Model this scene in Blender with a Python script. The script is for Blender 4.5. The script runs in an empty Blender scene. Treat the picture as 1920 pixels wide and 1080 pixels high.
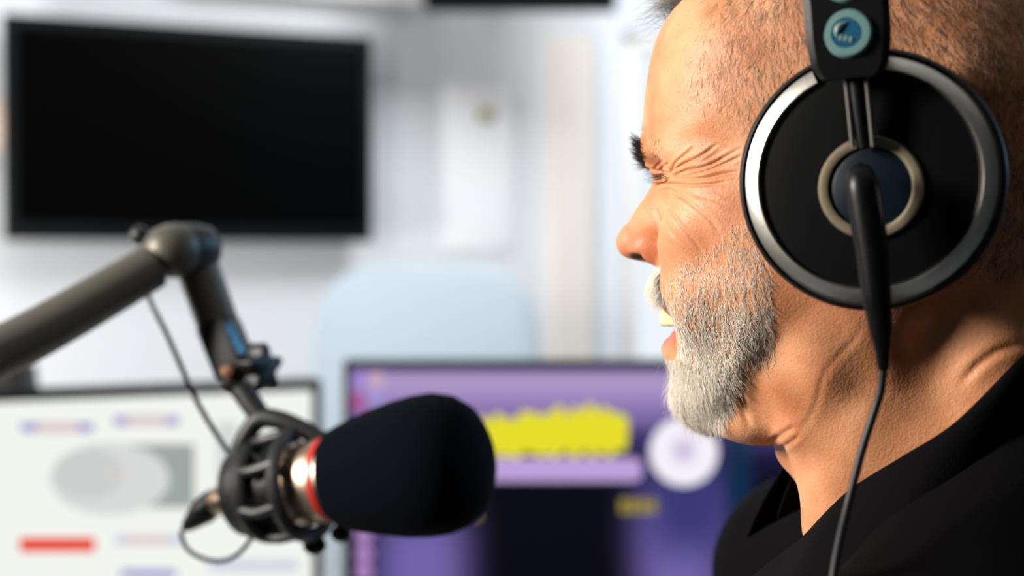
import bpy, bmesh, math, random
import numpy as np
from mathutils import Vector, Matrix

random.seed(7)
rng = np.random.default_rng(7)
S = bpy.context.scene
COL = S.collection
R = math.radians

# ------------------------------------------------------------------ camera, world, lights, exposure
CAM = Vector((0.0, 0.0, 1.20))
FPX = 2667.0                       # 50 mm lens on a 36 mm sensor, in pixels of a 1920 wide frame
TILT = math.atan(56.0 / FPX)       # camera looks very slightly down
cd = bpy.data.cameras.new('camera'); cam = bpy.data.objects.new('camera', cd); COL.objects.link(cam)
cam.location = CAM; cam.rotation_euler = (R(90) - TILT, 0, 0)
cd.lens = 50.0; cd.sensor_width = 36.0; cd.clip_start = 0.02; cd.clip_end = 60
cd.dof.use_dof = True; cd.dof.focus_distance = 0.588; cd.dof.aperture_fstop = 4.6; cd.dof.aperture_blades = 0
S.camera = cam
S.view_settings.view_transform = 'Standard'; S.view_settings.look = 'None'
S.view_settings.exposure = 0.0; S.view_settings.gamma = 1.0; S.view_settings.use_curve_mapping = False
try: S.cycles.use_denoising = True
except Exception: pass
S.cycles.max_bounces = 12; S.cycles.diffuse_bounces = 8; S.cycles.transparent_max_bounces = 16

W = bpy.data.worlds.new('world'); S.world = W; W.use_nodes = True
W.node_tree.nodes['Background'].inputs[0].default_value = (0.86, 0.93, 1.0, 1)
W.node_tree.nodes['Background'].inputs[1].default_value = 1.0

def area(name, loc, target, sx, sy, power, color):
    l = bpy.data.lights.new(name, 'AREA'); l.shape = 'RECTANGLE'; l.size = sx; l.size_y = sy
    l.energy = power; l.color = color
    o = bpy.data.objects.new(name, l); COL.objects.link(o); o.location = loc
    o.rotation_euler = (Vector(target) - Vector(loc)).to_track_quat('-Z', 'Y').to_euler()
    return o
# daylight from the studio window to the left of the speaker, just behind the camera
area('window_daylight', (-1.27, 0.33, 1.58), (0.12, 0.60, 1.18), 0.34, 0.42, 47, (1.0, 0.93, 0.86))
# added overhead lights, source unseen, that brighten the far wall
area('added_wall_light', (-0.9, 2.2, 2.5), (-0.7, 3.1, 1.0), 1.0, 0.6, 9, (0.95, 0.97, 1.0))
area('added_low_light', (-1.75, 2.0, 0.95), (-0.5, 3.4, 1.35), 0.5, 0.5, 25, (1.0, 0.97, 0.95))  # added low light, no lamp there, shapes the television's shadow on the wall
area('added_wall_light', (0.6, 2.3, 2.5), (0.5, 4.0, 1.0), 0.9, 0.6, 34, (0.92, 0.96, 1.0))
# cool window light from the far right, rims the headphones and the microphone
area('side_window_daylight', (1.3, 1.6, 1.75), (0.15, 0.6, 1.2), 0.35, 0.8, 10, (0.35, 0.65, 1.0))

# ------------------------------------------------------------------ helpers
def at(px, py, Y):
    """the point of the place that lies Y metres in front of the camera along the pixel's ray"""
    c, s = math.cos(TILT), math.sin(TILT)
    a = (px - 960.0) / FPX; b = (540.0 - py) / FPX
    d = Vector((a, c + b * s, -s + b * c))
    return CAM + d * (Y / d.y)

def lin(h):
    h = h.lstrip('#'); v = [int(h[i:i+2], 16) / 255 for i in (0, 2, 4)]
    return tuple((x / 12.92 if x <= 0.04045 else ((x + 0.055) / 1.055) ** 2.4) for x in v) + (1.0,)

def link(o, parent=None):
    COL.objects.link(o)
    if parent is not None: o.parent = parent
    return o

def empty(name, loc=(0, 0, 0), rz=0.0, label=None, cat=None, group=None):
    o = bpy.data.objects.new(name, None); o.empty_display_size = 0.05
    COL.objects.link(o); o.location = loc; o.rotation_euler = (0, 0, rz)
    if label: o['label'] = label
    if cat: o['category'] = cat
    if group: o['group'] = group
    return o

def tag(o, label=None, cat=None, group=None, kind=None):
    if label: o['label'] = label
    if cat: o['category'] = cat
    if group: o['group'] = group
    if kind: o['kind'] = kind
    return o

def mesh_np(name, V, F, m, parent=None, smooth=True):
    me = bpy.data.meshes.new(name)
    V = np.asarray(V, dtype=np.float64); F = np.asarray(F)
    me.vertices.add(len(V)); me.vertices.foreach_set('co', V.ravel().astype(np.float32))
    k = F.shape[1]
    me.loops.add(F.size); me.loops.foreach_set('vertex_index', F.ravel().astype(np.int32))
    me.polygons.add(len(F)); me.polygons.foreach_set('loop_start', (np.arange(len(F)) * k).astype(np.int32))
    me.polygons.foreach_set('use_smooth', np.full(len(F), smooth))
    me.update(calc_edges=True); me.validate()
    if m: me.materials.append(m)
    return link(bpy.data.objects.new(name, me), parent)

class MB:
    def __init__(s): s.bm = bmesh.new()
    def add(s, verts, faces, M=None):
        vs = [s.bm.verts.new((M @ Vector(v)) if M is not None else v) for v in verts]
        for f in faces:
            try: s.bm.faces.new([vs[i] for i in f])
            except ValueError: pass
        return s
    def box(s, size, M=None, bev=0.0, seg=2):
        t = bmesh.new(); bmesh.ops.create_cube(t, size=1.0)
        bmesh.ops.scale(t, vec=size, verts=t.verts)
        if bev > 0: bmesh.ops.bevel(t, geom=list(t.edges), offset=bev, segments=seg, affect='EDGES', profile=0.5)
        return s._take(t, M)
    def _take(s, t, M):
        if M is not None: t.transform(M)
        me = bpy.data.meshes.new('tmp'); t.to_mesh(me); t.free(); s.bm.from_mesh(me); bpy.data.meshes.remove(me); return s
    def sphere(s, r, M=None, u=32, v=20, sc=(1, 1, 1)):
        t = bmesh.new(); bmesh.ops.create_uvsphere(t, u_segments=u, v_segments=v, radius=r)
        bmesh.ops.scale(t, vec=sc, verts=t.verts); return s._take(t, M)
    def lathe(s, prof, M=None, seg=64, a0=0.0, a1=2 * math.pi):
        """profile of (radius, height) turned round the local z axis"""
        full = abs(a1 - a0 - 2 * math.pi) < 1e-6
        n = seg if full else seg + 1
        vs = []
        for r, z in prof:
            for i in range(n):
                a = a0 + (a1 - a0) * i / seg
                vs.append((r * math.cos(a), r * math.sin(a), z))
        fs = []
        for j in range(len(prof) - 1):
            for i in range(seg):
                i2 = (i + 1) % n
                fs.append((j * n + i, j * n + i2, (j + 1) * n + i2, (j + 1) * n + i))
        s.add(vs, fs, M); return s
    def tube(s, pts, rad, seg=16, smooth=0, M=None, cap=True):
        P = [Vector(p) for p in pts]; n0 = len(P)
        Rr = list(rad) if hasattr(rad, '__len__') else [rad] * n0
        if smooth:
            Q, QR = [], []
            for i in range(n0 - 1):
                p0, p1, p2, p3 = P[max(i - 1, 0)], P[i], P[i + 1], P[min(i + 2, n0 - 1)]
                for k in range(smooth):
                    t = k / smooth
                    Q.append(0.5 * ((2 * p1) + (p2 - p0) * t + (2 * p0 - 5 * p1 + 4 * p2 - p3) * t * t + (3 * p1 - p0 - 3 * p2 + p3) * t ** 3))
                    QR.append(Rr[i] * (1 - t) + Rr[i + 1] * t)
            Q.append(P[-1]); QR.append(Rr[-1]); P, Rr = Q, QR
        n = len(P); vs, fs = [], []
        T = [(P[min(i + 1, n - 1)] - P[max(i - 1, 0)]).normalized() for i in range(n)]
        up = Vector((0, 0, 1)) if abs(T[0].z) < 0.9 else Vector((1, 0, 0))
        X = T[0].cross(up).normalized()
        for i in range(n):
            X = (X - T[i] * X.dot(T[i])).normalized(); Yv = T[i].cross(X)
            for k in range(seg):
                a = 2 * math.pi * k / seg
                vs.append(P[i] + (X * math.cos(a) + Yv * math.sin(a)) * Rr[i])
        for i in range(n - 1):
            for k in range(seg):
                k2 = (k + 1) % seg
                fs.append((i * seg + k, i * seg + k2, (i + 1) * seg + k2, (i + 1) * seg + k))
        if cap:
            fs.append(tuple(range(seg))[::-1]); fs.append(tuple((n - 1) * seg + k for k in range(seg)))
        s.add(vs, fs, M); return s
    def prism(s, outline, th, M=None, bev=0.0):
        """outline in local xy, thickness th in z (centred)"""
        t = bmesh.new()
        a = [t.verts.new((x, y, -th / 2)) for x, y in outline]; b = [t.verts.new((x, y, th / 2)) for x, y in outline]
        n = len(a)
        t.faces.new(a[::-1]); t.faces.new(b)
        for i in range(n): t.faces.new((a[i], a[(i + 1) % n], b[(i + 1) % n], b[i]))
        bmesh.ops.recalc_face_normals(t, faces=t.faces)
        if bev > 0:
            bmesh.ops.bevel(t, geom=list(t.edges), offset=bev, segments=2, affect='EDGES', profile=0.5)
        return s._take(t, M)
    def build(s, name, m, parent=None, smooth=True, angle=35):
        bmesh.ops.recalc_face_normals(s.bm, faces=s.bm.faces)
        me = bpy.data.meshes.new(name); s.bm.to_mesh(me); s.bm.free()
        if smooth:
            me.polygons.foreach_set('use_smooth', [True] * len(me.polygons))
            try: me.set_sharp_from_angle(angle=R(angle))
            except Exception: pass
        if m: me.materials.append(m)
        return link(bpy.data.objects.new(name, me), parent)

def frame(origin, x=None, y=None, z=None):
    """matrix with its z (and as near as possible x) along given vectors"""
    z = Vector(z).normalized(); x = Vector(x); x = (x - z * x.dot(z)).normalized(); y = z.cross(x)
    M = Matrix.Identity(4)
    for i in range(3): M[i][0] = x[i]; M[i][1] = y[i]; M[i][2] = z[i]; M[i][3] = origin[i]
    return M

class NT:
    def __init__(s, name):
        s.m = bpy.data.materials.new(name); s.m.use_nodes = True; s.t = s.m.node_tree; s.b = s.t.nodes['Principled BSDF']
    def n(s, kind, **kw):
        nd = s.t.nodes.new(kind)
        for k, v in kw.items():
            if k in nd.inputs.keys(): nd.inputs[k].default_value = v
            else: setattr(nd, k, v)
        return nd
    def l(s, a, b): s.t.links.new(a, b)

def mat(name, color, rough=0.5, metal=0.0, bump=0.0, scale=200.0, var=0.0, spec=0.5, emit=None, es=0.0, sheen=0.0, coat=0.0):
    t = NT(name); b = t.b
    b.inputs['Base Color'].default_value = color; b.inputs['Roughness'].default_value = rough
    b.inputs['Metallic'].default_value = metal; b.inputs['Specular IOR Level'].default_value = spec
    b.inputs['Sheen Weight'].default_value = sheen; b.inputs['Coat Weight'].default_value = coat
    if emit: b.inputs['Emission Color'].default_value = emit; b.inputs['Emission Strength'].default_value = es
    tc = t.n('ShaderNodeTexCoord')
    nz = t.n('ShaderNodeTexNoise'); nz.inputs['Scale'].default_value = scale; nz.inputs['Detail'].default_value = 4
    t.l(tc.outputs['Object'], nz.inputs['Vector'])
    if var > 0:
        mx = t.n('ShaderNodeMix', data_type='RGBA', blend_type='MULTIPLY'); mx.inputs[0].default_value = 1.0
        rp = t.n('ShaderNodeMapRange'); rp.inputs['To Min'].default_value = 1 - var; rp.inputs['To Max'].default_value = 1 + var * 0.3
        t.l(nz.outputs['Fac'], rp.inputs['Value']); mx.inputs[6].default_value = color
        t.l(rp.outputs['Result'], mx.inputs[7]); t.l(mx.outputs[2], b.inputs['Base Color'])
    if bump > 0:
        bp = t.n('ShaderNodeBump'); bp.inputs['Strength'].default_value = bump; bp.inputs['Distance'].default_value = 0.0005
        t.l(nz.outputs['Fac'], bp.inputs['Height']); t.l(bp.outputs['Normal'], b.inputs['Normal'])
    return t.m

# ------------------------------------------------------------------ materials
M_black = mat('black_plastic', lin('#070809'), 0.45, bump=0.15, scale=900, spec=0.3)
M_blackgloss = mat('black_gloss', lin('#040506'), 0.38, spec=0.25)
M_leather = mat('black_leatherette', lin('#060607'), 0.55, bump=0.5, scale=500)
M_silver = mat('brushed_silver', lin('#f0ece2'), 0.33, 1.0, bump=0.08, scale=300)
M_goldring = mat('champagne_metal', lin('#857a65'), 0.5, 0.6, bump=0.08, scale=300)
M_rod = mat('dull_steel', lin('#5c5a54'), 0.5, 0.9, bump=0.05)
M_navy = mat('navy_plastic', lin('#04131f'), 0.35, bump=0.05)
M_teal = mat('pale_teal_enamel', lin('#648886'), 0.45, var=0.1, scale=200)
M_tealdeep = mat('deep_teal_enamel', lin('#0b5273'), 0.4, var=0.2, scale=200)
M_rubber = mat('cable_rubber', lin('#0c0e11'), 0.5)
M_foam = mat('foam_windscreen', lin('#050a12'), 0.95, bump=1.0, scale=1500, sheen=0.0, spec=0.05, var=0.3)
M_nickel = mat('satin_nickel', lin('#dcc4ab'), 0.38, 1.0, bump=0.1, scale=400)
M_red = mat('red_enamel', lin('#b8261a'), 0.4, var=0.1)
M_arm = mat('gunmetal_paint', lin('#5b584f'), 0.48, 0.35, bump=0.1, scale=700, var=0.1)
M_graphite = mat('graphite_plastic', lin('#141618'), 0.5, bump=0.1, scale=500)
M_wall = mat('painted_wall', lin('#d5d8db'), 0.9, bump=0.1, scale=60, var=0.04)
M_darkwall = mat('charcoal_unseen_wall', lin('#3a3d42'), 0.95, bump=0.4, scale=300, var=0.1)  # for the unseen walls, made dark to hold back bounced light
M_wallblue = mat('pale_blue_wall', lin('#d6dce2'), 0.9, bump=0.1, scale=60, var=0.04)
M_white = mat('white_paint', lin('#e6e4e1'), 0.6, var=0.03, scale=30)
M_warm = mat('warm_white_paint', lin('#e6ddd4'), 0.7, var=0.03, scale=30)
M_fabricblue = mat('pale_blue_fabric', lin('#b3c0cb'), 0.95, bump=0.4, scale=300, var=0.08)
M_floor = mat('grey_carpet', lin('#5d6266'), 0.95, bump=0.8, scale=400, var=0.3)
M_desk = mat('desk_laminate', lin('#b9b6b0'), 0.45, var=0.08, scale=50)
M_tv = mat('screen_glass_off', lin('#030303'), 0.3, spec=0.05)
M_bezel = mat('screen_bezel', lin('#040709'), 0.6, spec=0.15)
M_shirt = mat('black_cotton', lin('#09080a'), 0.9, bump=0.6, scale=1200, spec=0.06, var=0.2)
M_teeth = mat('tooth_enamel', lin('#dccb9c'), 0.25, var=0.1, scale=300)
M_gum = mat('inner_mouth', lin('#7a3430'), 0.4)
M_trouser = mat('dark_denim', lin('#1b2230'), 0.9, bump=0.5, scale=900, var=0.2)

# ------------------------------------------------------------------ the speaker: head and neck as one sculpted surface
HEAD_YAW = R(15)
HO = Vector((0.160, 0.6216, 1.2264))          # midpoint between the ears
cH, sH = math.cos(HEAD_YAW), math.sin(HEAD_YAW)
# local axes of the head: u forward, v to his left (towards the camera), w up (millimetres while sculpting)
def h2w(P):
    P = np.asarray(P, dtype=float)
    out = np.empty_like(P)
    u, v, w = P[..., 0], P[..., 1], P[..., 2]
    out[..., 0] = HO.x - cH * u - sH * v
    out[..., 1] = HO.y + sH * u - cH * v
    out[..., 2] = HO.z + w
    return out
def w2px(Pw):
    d = Pw - np.array(CAM); c, s = math.cos(TILT), math.sin(TILT)
    f = d[..., 1] * c - d[..., 2] * s; up = d[..., 1] * s + d[..., 2] * c
    return 960 + FPX * d[..., 0] / f, 540 - FPX * up / f

def catmull(pts, k=8, closed=True):
    P = np.array(pts, float); n = len(P); out = []
    rg = range(n) if closed else range(n - 1)
    for i in rg:
        if closed: p0, p1, p2, p3 = P[i - 1], P[i], P[(i + 1) % n], P[(i + 2) % n]
        else: p0, p1, p2, p3 = P[max(i - 1, 0)], P[i], P[i + 1], P[min(i + 2, n - 1)]
        for j in range(k):
            t = j / k
            out.append(0.5 * (2 * p1 + (p2 - p0) * t + (2 * p0 - 5 * p1 + 4 * p2 - p3) * t * t + (3 * p1 - p0 - 3 * p2 + p3) * t ** 3))
    if not closed: out.append(P[-1])
    return np.array(out)

def seg_dist(X, Y, P, closed=True):
    """distance from points to a polyline and the parameter of the nearest point"""
    best = np.full(X.shape, 1e9); par = np.zeros(X.shape)
    n = len(P); m = n if closed else n - 1
    for i in range(m):
        a = P[i]; b = P[(i + 1) % n]; ab = b - a; L = ab @ ab + 1e-12
        t = np.clip(((X - a[0]) * ab[0] + (Y - a[1]) * ab[1]) / L, 0, 1)
        d = np.hypot(X - a[0] - t * ab[0], Y - a[1] - t * ab[1])
        q = d < best; best = np.where(q, d, best); par = np.where(q, (i + t) / m, par)
    return best, par

def inside(X, Y, P):
    ins = np.zeros(X.shape, bool); n = len(P)
    for i in range(n):
        x1, y1 = P[i]; x2, y2 = P[(i + 1) % n]
        if y1 == y2: continue
        c = ((y1 > Y) != (y2 > Y)) & (X < (x2 - x1) * (Y - y1) / (y2 - y1) + x1)
        ins ^= c
    return ins

def blur(A, n):
    for _ in range(n):
        B = np.pad(A, 1, mode='edge')
        A = (B[1:-1, 1:-1] * 4 + B[:-2, 1:-1] * 2 + B[2:, 1:-1] * 2 + B[1:-1, :-2] * 2 + B[1:-1, 2:] * 2 + B[:-2, :-2] + B[:-2, 2:] + B[2:, :-2] + B[2:, 2:]) / 16
    return A

def tps(pts, vals, X, Y, lam=2.0):
    P = np.array(pts, float) / 50.0; n = len(P); v = np.array(vals, float)
    def phi(r2): return 0.5 * r2 * np.log(r2 + 1e-9)
    r2 = ((P[:, None] - P[None]) ** 2).sum(-1)
    A = np.zeros((n + 3, n + 3)); A[:n, :n] = phi(r2) + np.eye(n) * lam * 0.01
    A[:n, n] = 1; A[:n, n + 1:] = P; A[n, :n] = 1; A[n + 1:, :n] = P.T
    c = np.linalg.solve(A, np.concatenate([v, np.zeros(3)]))
    out = c[n] + c[n + 1] * X / 50 + c[n + 2] * Y / 50
    for i in range(n): out = out + c[i] * phi((X / 50 - P[i, 0]) ** 2 + (Y / 50 - P[i, 1]) ** 2)
    return out

class Field:
    def __init__(s, lo, hi, h):
        s.lo = np.array(lo, float); s.h = h
        s.ax = [np.arange(lo[i], hi[i] + h * .5, h).astype(np.float32) for i in range(3)]
        s.F = np.full([len(a) for a in s.ax], 1e3, np.float32)
    def _sub(s, lo, hi):
        sl = []
        for i in range(3):
            a = int(max(0, math.floor((lo[i] - s.lo[i]) / s.h))); b = int(min(len(s.ax[i]), math.ceil((hi[i] - s.lo[i]) / s.h) + 1))
            if b <= a: return None
            sl.append(slice(a, b))
        g = np.meshgrid(*[s.ax[i][sl[i]] for i in range(3)], indexing='ij', sparse=True)
        return tuple(sl), g
    def _mix(s, sl, d, k, op):
        A = s.F[sl]
        if op == 'add':
            hh = np.clip(0.5 + 0.5 * (A - d) / k, 0, 1); s.F[sl] = A * (1 - hh) + d * hh - k * hh * (1 - hh)
        else:
            hh = np.clip(0.5 - 0.5 * (A + d) / k, 0, 1); s.F[sl] = A * (1 - hh) - d * hh + k * hh * (1 - hh)
    def ell(s, c, r, k=4.0, op='add', both=True, pitch=0.0, yaw=0.0):
        """ellipsoid; pitch turns it in the u-w plane, yaw in the u-v plane"""
        m = max(r) + 3 * k + 4
        for sg in ((1, -1) if (both and abs(c[1]) > 1e-6) else (1,)):
            cc = (c[0], c[1] * sg, c[2])
            q = s._sub([x - m for x in cc], [x + m for x in cc])
            if q is None: continue
            sl, (U, V, Wg) = q
            x, y, z = U - cc[0], (V - cc[1]) * sg, Wg - cc[2]
            if yaw: a = R(yaw); x, y = x * math.cos(a) + y * math.sin(a), -x * math.sin(a) + y * math.cos(a)
            if pitch: a = R(pitch); x, z = x * math.cos(a) + z * math.sin(a), -x * math.sin(a) + z * math.cos(a)
            k0 = np.sqrt((x / r[0]) ** 2 + (y / r[1]) ** 2 + (z / r[2]) ** 2)
            k1 = np.sqrt((x / r[0] ** 2) ** 2 + (y / r[1] ** 2) ** 2 + (z / r[2] ** 2) ** 2) + 1e-6
            s._mix(sl, (k0 * (k0 - 1.0) / k1).astype(np.float32), k, op)
    def cap(s, a, b, ra, rb, k=4.0, op='add', both=True):
        for sg in ((1, -1) if (both and (abs(a[1]) > 1e-6 or abs(b[1]) > 1e-6)) else (1,)):
            A = np.array([a[0], a[1] * sg, a[2]], float); B = np.array([b[0], b[1] * sg, b[2]], float)
            m = max(ra, rb) + 3 * k + 4
            q = s._sub(np.minimum(A, B) - m, np.maximum(A, B) + m)
            if q is None: continue
            sl, (U, V, Wg) = q
            ab = B - A; L = ab @ ab
            t = np.clip(((U - A[0]) * ab[0] + (V - A[1]) * ab[1] + (Wg - A[2]) * ab[2]) / L, 0, 1)
            d = np.sqrt((U - A[0] - t * ab[0]) ** 2 + (V - A[1] - t * ab[1]) ** 2 + (Wg - A[2] - t * ab[2]) ** 2) - (ra + (rb - ra) * t)
            s._mix(sl, d.astype(np.float32), k, op)
    def chain(s, pts, rad, k=4.0, op='add', both=True):
        for i in range(len(pts) - 1): s.cap(pts[i], pts[i + 1], rad[i], rad[i + 1], k, op, both)
    def nets(s):
        F = s.F; ins = F < 0
        nx, ny, nz = F.shape
        c = np.zeros((nx - 1, ny - 1, nz - 1), np.int8)
        for i in (0, 1):
            for j in (0, 1):
                for k in (0, 1): c += ins[i:nx - 1 + i, j:ny - 1 + j, k:nz - 1 + k]
        act = (c > 0) & (c < 8)
        I, J, K = np.nonzero(act); n = len(I)
        idx = np.full(act.shape, -1, np.int64); idx[I, J, K] = np.arange(n)
        acc = np.zeros((n, 3)); cnt = np.zeros(n)
        corners = [(i, j, k) for i in (0, 1) for j in (0, 1) for k in (0, 1)]
        for a in corners:
            for d in range(3):
                if a[d] == 0:
                    b = list(a); b[d] = 1
                    fa = F[I + a[0], J + a[1], K + a[2]]; fb = F[I + b[0], J + b[1], K + b[2]]
                    m = (fa < 0) != (fb < 0)
                    t = np.where(m, fa / np.where(m, fa - fb, 1), 0)
                    for e in range(3):
                        acc[:, e] += np.where(m, a[e] + (t if e == d else 0), 0)
                    cnt += m
        V = (acc / cnt[:, None] + np.stack([I, J, K], 1)) * s.h + s.lo
        quads = []
        for d in range(3):
            e, f = (d + 1) % 3, (d + 2) % 3
            lo = [slice(None)] * 3; hi = [slice(None)] * 3; lo[d] = slice(0, -1); hi[d] = slice(1, None)
            A, B = ins[tuple(lo)], ins[tuple(hi)]
            m = A != B
            P = np.stack(np.nonzero(m), 1)
            ok = (P[:, e] > 0) & (P[:, f] > 0) & (P[:, e] < F.shape[e] - 1) & (P[:, f] < F.shape[f] - 1)
            P = P[ok]; fl = A[tuple(P.T)]
            def at_(de, df):
                Q = P.copy(); Q[:, e] += de; Q[:, f] += df; return idx[tuple(Q.T)]
            q = np.stack([at_(-1, -1), at_(0, -1), at_(0, 0), at_(-1, 0)], 1)
            q[~fl] = q[~fl][:, ::-1]
            quads.append(q)
        return V, np.concatenate(quads)

def taubin(V, Q, n):
    E = np.concatenate([Q[:, [0, 1]], Q[:, [1, 2]], Q[:, [2, 3]], Q[:, [3, 0]]]); E = np.concatenate([E, E[:, ::-1]])
    deg = np.bincount(E[:, 0], minlength=len(V)).astype(float)[:, None] + 1e-9
    for it in range(n):
        for lam in (0.5, -0.52):
            s_ = np.stack([np.bincount(E[:, 0], weights=V[E[:, 1], c], minlength=len(V)) for c in range(3)], 1)
            V = V + lam * (s_ / deg - V)
    return V

def head_field():
    fd = Field((-112, -88, -196), (128, 88, 136), 1.5)
    U, Wg = np.meshgrid(fd.ax[0].astype(float), fd.ax[2].astype(float), indexing='ij')
    contour = catmull([(0, 125), (38, 117), (66, 101), (84, 88), (95, 74), (99, 62), (101, 50), (102.5, 38), (102.6, 26), (101.3, 17),
                       (96, 8), (93, 0), (92, -10), (93, -22), (96, -31), (98, -38), (97, -45), (92, -54), (90, -62), (91, -70), (88.5, -80), (86.5, -89), (79, -97),
                       (68, -101.5), (56, -103), (42, -99), (24, -86), (0, -76), (-34, -62), (-66, -46), (-86, -22), (-96, 12), (-97, 46), (-84, 84), (-48, 114)], 6)
    dd, _ = seg_dist(U, Wg, contour); ins = inside(U, Wg, contour)
    d = blur(np.where(ins, dd, -dd), 3)
    ctl = [((100, 66), 70, 60), ((106, 30), 66, 58), ((0, 125), 76, 74), ((0, 60), 78, 70), ((-90, 50), 78, 84), ((-90, 0), 70, 75), ((0, 0), 74, 70),
           ((60, 12), 67, 60), ((95, -8), 68, 64), ((97, -35), 62, 62), ((92, -55), 56, 62), ((90, -80), 44, 54), ((75, -104), 38, 44), ((45, -104), 46, 40),
           ((10, -82), 55, 32), ((20, -40), 68, 50), ((50, -40), 66, 54), ((50, -80), 50, 44), ((-60, -50), 58, 52), ((40, 80), 75, 62), ((-50, 100), 76, 76)]
    Wd = tps([c[0] for c in ctl], [c[1] for c in ctl], U, Wg); Dd = tps([c[0] for c in ctl], [c[2] for c in ctl], U, Wg)
    Wd = np.clip(Wd, 30, 80); Dd = np.clip(Dd, 24, 90)
    t = np.minimum(d / Dd, 1.0); p = 2.15
    V = np.abs(fd.ax[1].astype(float))[None, :, None]
    a = (V / Wd[:, None, :]); b = np.abs(1 - t)[:, None, :]
    g = (a ** p + b ** p) ** (1 / p) - 1
    aa, bb = a ** 2 + 1e-6, b ** 2
    L = (Wd[:, None, :] * aa + Dd[:, None, :] * bb) / (aa + bb)
    fd.F[:] = (g * L).astype(np.float32)
    # neck
    fd.chain([(-22, 0, -50), (-10, 0, -92), (-33, 0, -150), (-48, 0, -205)], [49, 51, 56, 56], k=6)
    fd.cap((-50, 10, -60), (-62, 18, -115), 32, 34, k=18)
    fd.cap((-4, 48, -48), (16, 25, -142), 13, 14, k=12)
    fd.cap((12, 22, -92), (-2, 12, -145), 26, 26, k=10)
    fd.chain([(8, 48, -50), (21, 43.5, -70), (29, 34, -92)], [14, 13, 13], k=12)
    fd.cap((-50, 30, -44), (-38, 36, -125), 17, 22, k=12)                                # sternomastoid
    fd.ell((31, 0, -112), (13, 12, 10), k=8)                                          # throat
    # brow ridge, orbit, cheekbones
    fd.chain([(93.5, 7, 22), (89.5, 24, 24), (80, 41, 18), (68, 53, 14)], [7, 7.5, 7, 5], k=8)
    fd.ell((95, 33, 5), (14, 17, 10), k=6, op='sub', yaw=25)
    fd.ell((77, 30, 6), (14, 14, 12.5), k=4)
    fd.ell((58, 51, -10), (24, 12, 15), k=14)
    fd.ell((76, 36, -20), (15, 16, 15), k=10)
    fd.ell((70, 40, -42), (14, 12, 18), k=12)
    # nose
    fd.chain([(91.2, 0, 10), (95.5, 0, 1), (100.0, 0, -8), (106.2, 0, -17.5)], [5.0, 5.5, 6.5, 8.2], k=5)
    fd.cap((90, 6, 4), (97, 8, -18), 5, 8, k=7)
    fd.ell((107.6, 0, -19.5), (8.6, 8.4, 7.4), k=3.5)
    fd.ell((99, 12, -22), (9, 5.5, 7), k=4, yaw=-12)
    fd.cap((104, 0, -24), (94, 0, -27.5), 3.4, 4, k=3)
    fd.ell((103.4, 10.2, -26.6), (4.8, 6.4, 3.0), k=0.8, op='sub', yaw=-15, pitch=-12)
    # mouth: open, laughing
    fd.ell((92, 0, -54.3), (22, 25, 9), k=3, op='sub')
    fd.chain([(94.2, 0, -42.3), (92.5, 10, -42.8), (86.5, 20, -47.5), (78, 27, -53)], [4.2, 4.2, 3.6, 3], k=3.5)
    fd.chain([(89.2, 0, -68), (87.6, 9, -67.5), (84, 19, -63), (78, 27, -54.5)], [5.2, 5.0, 4.0, 3], k=3.5)
    fd.ell((74.5, 0, -86), (14, 17, 13), k=8)                                            # chin
    fd.ell((52, 16, -96), (17, 19, 12), k=7)                                           # soft pad under the jaw
    fd.ell((56, 0, -100), (14, 20, 8), k=6)
    fd.chain([(4, 47, -34), (22, 44, -54), (34, 34, -74), (44, 21, -89)], [12, 13, 13, 12], k=10)      # hanging jaw line
    return fd

# profile creases and folds, drawn where the skin folds beside the eye and cheek: (points on the side of the face, depth mm, width mm)
# photo measured points on his left side
CREASES = [
    ([(1256, 325), (1275, 312), (1300, 300), (1322, 287), (1345, 270)], 0.55, 0.75),
    ([(1258, 323), (1268, 305), (1285, 290), (1302, 274)], 0.45, 0.7),
    ([(1262, 328), (1290, 320), (1318, 314), (1345, 303), (1385, 280)], 0.75, 0.8),
    ([(1262, 330), (1300, 327), (1330, 318), (1365, 304), (1392, 292)], 0.55, 0.8),
    ([(1264, 333), (1295, 336), (1325, 334), (1360, 326), (1388, 322)], 0.55, 0.9),
    ([(1240, 345), (1262, 345), (1292, 347), (1330, 346), (1362, 342)], 0.6, 0.8),
    ([(1252, 348), (1262, 360), (1276, 368), (1295, 376)], 0.5, 0.9),
    ([(1240, 372), (1256, 392), (1275, 420), (1300, 450), (1320, 478)], 0.45, 0.9),
    ([(1232, 378), (1240, 400), (1252, 425), (1275, 455)], 0.3, 0.9),
    ([(1270, 365), (1300, 385), (1330, 410), (1352, 440)], 0.28, 1.1),
    ([(1199, 309), (1214, 316), (1232, 319), (1250, 324), (1258, 327)], 0.9, 0.7),
    ([(1228, 356), (1236, 347), (1246, 343), (1254, 336), (1258, 331)], 0.7, 0.7),
    ([(1225, 318), (1232, 310), (1240, 303)], 0.35, 0.6),
    ([(1236, 320), (1246, 311), (1254, 306)], 0.35, 0.6),
    ([(1300, 365), (1330, 372), (1360, 382)], 0.2, 1.0),
    ([(1394, 705), (1392, 740), (1396, 775), (1408, 800)], 0.7, 1.6),
    ([(1625, 600), (1595, 645), (1548, 698), (1528, 765), (1495, 810), (1445, 828)], 0.15, 1.5),
    ([(1448, 828), (1470, 812), (1492, 800)], 0.5, 1.3),
    ([(1452, 845), (1480, 832), (1500, 815)], 0.35, 1.2),
    ([(1920, 650), (1880, 655), (1840, 680), (1800, 720)], 0.8, 2.2),
]

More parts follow.
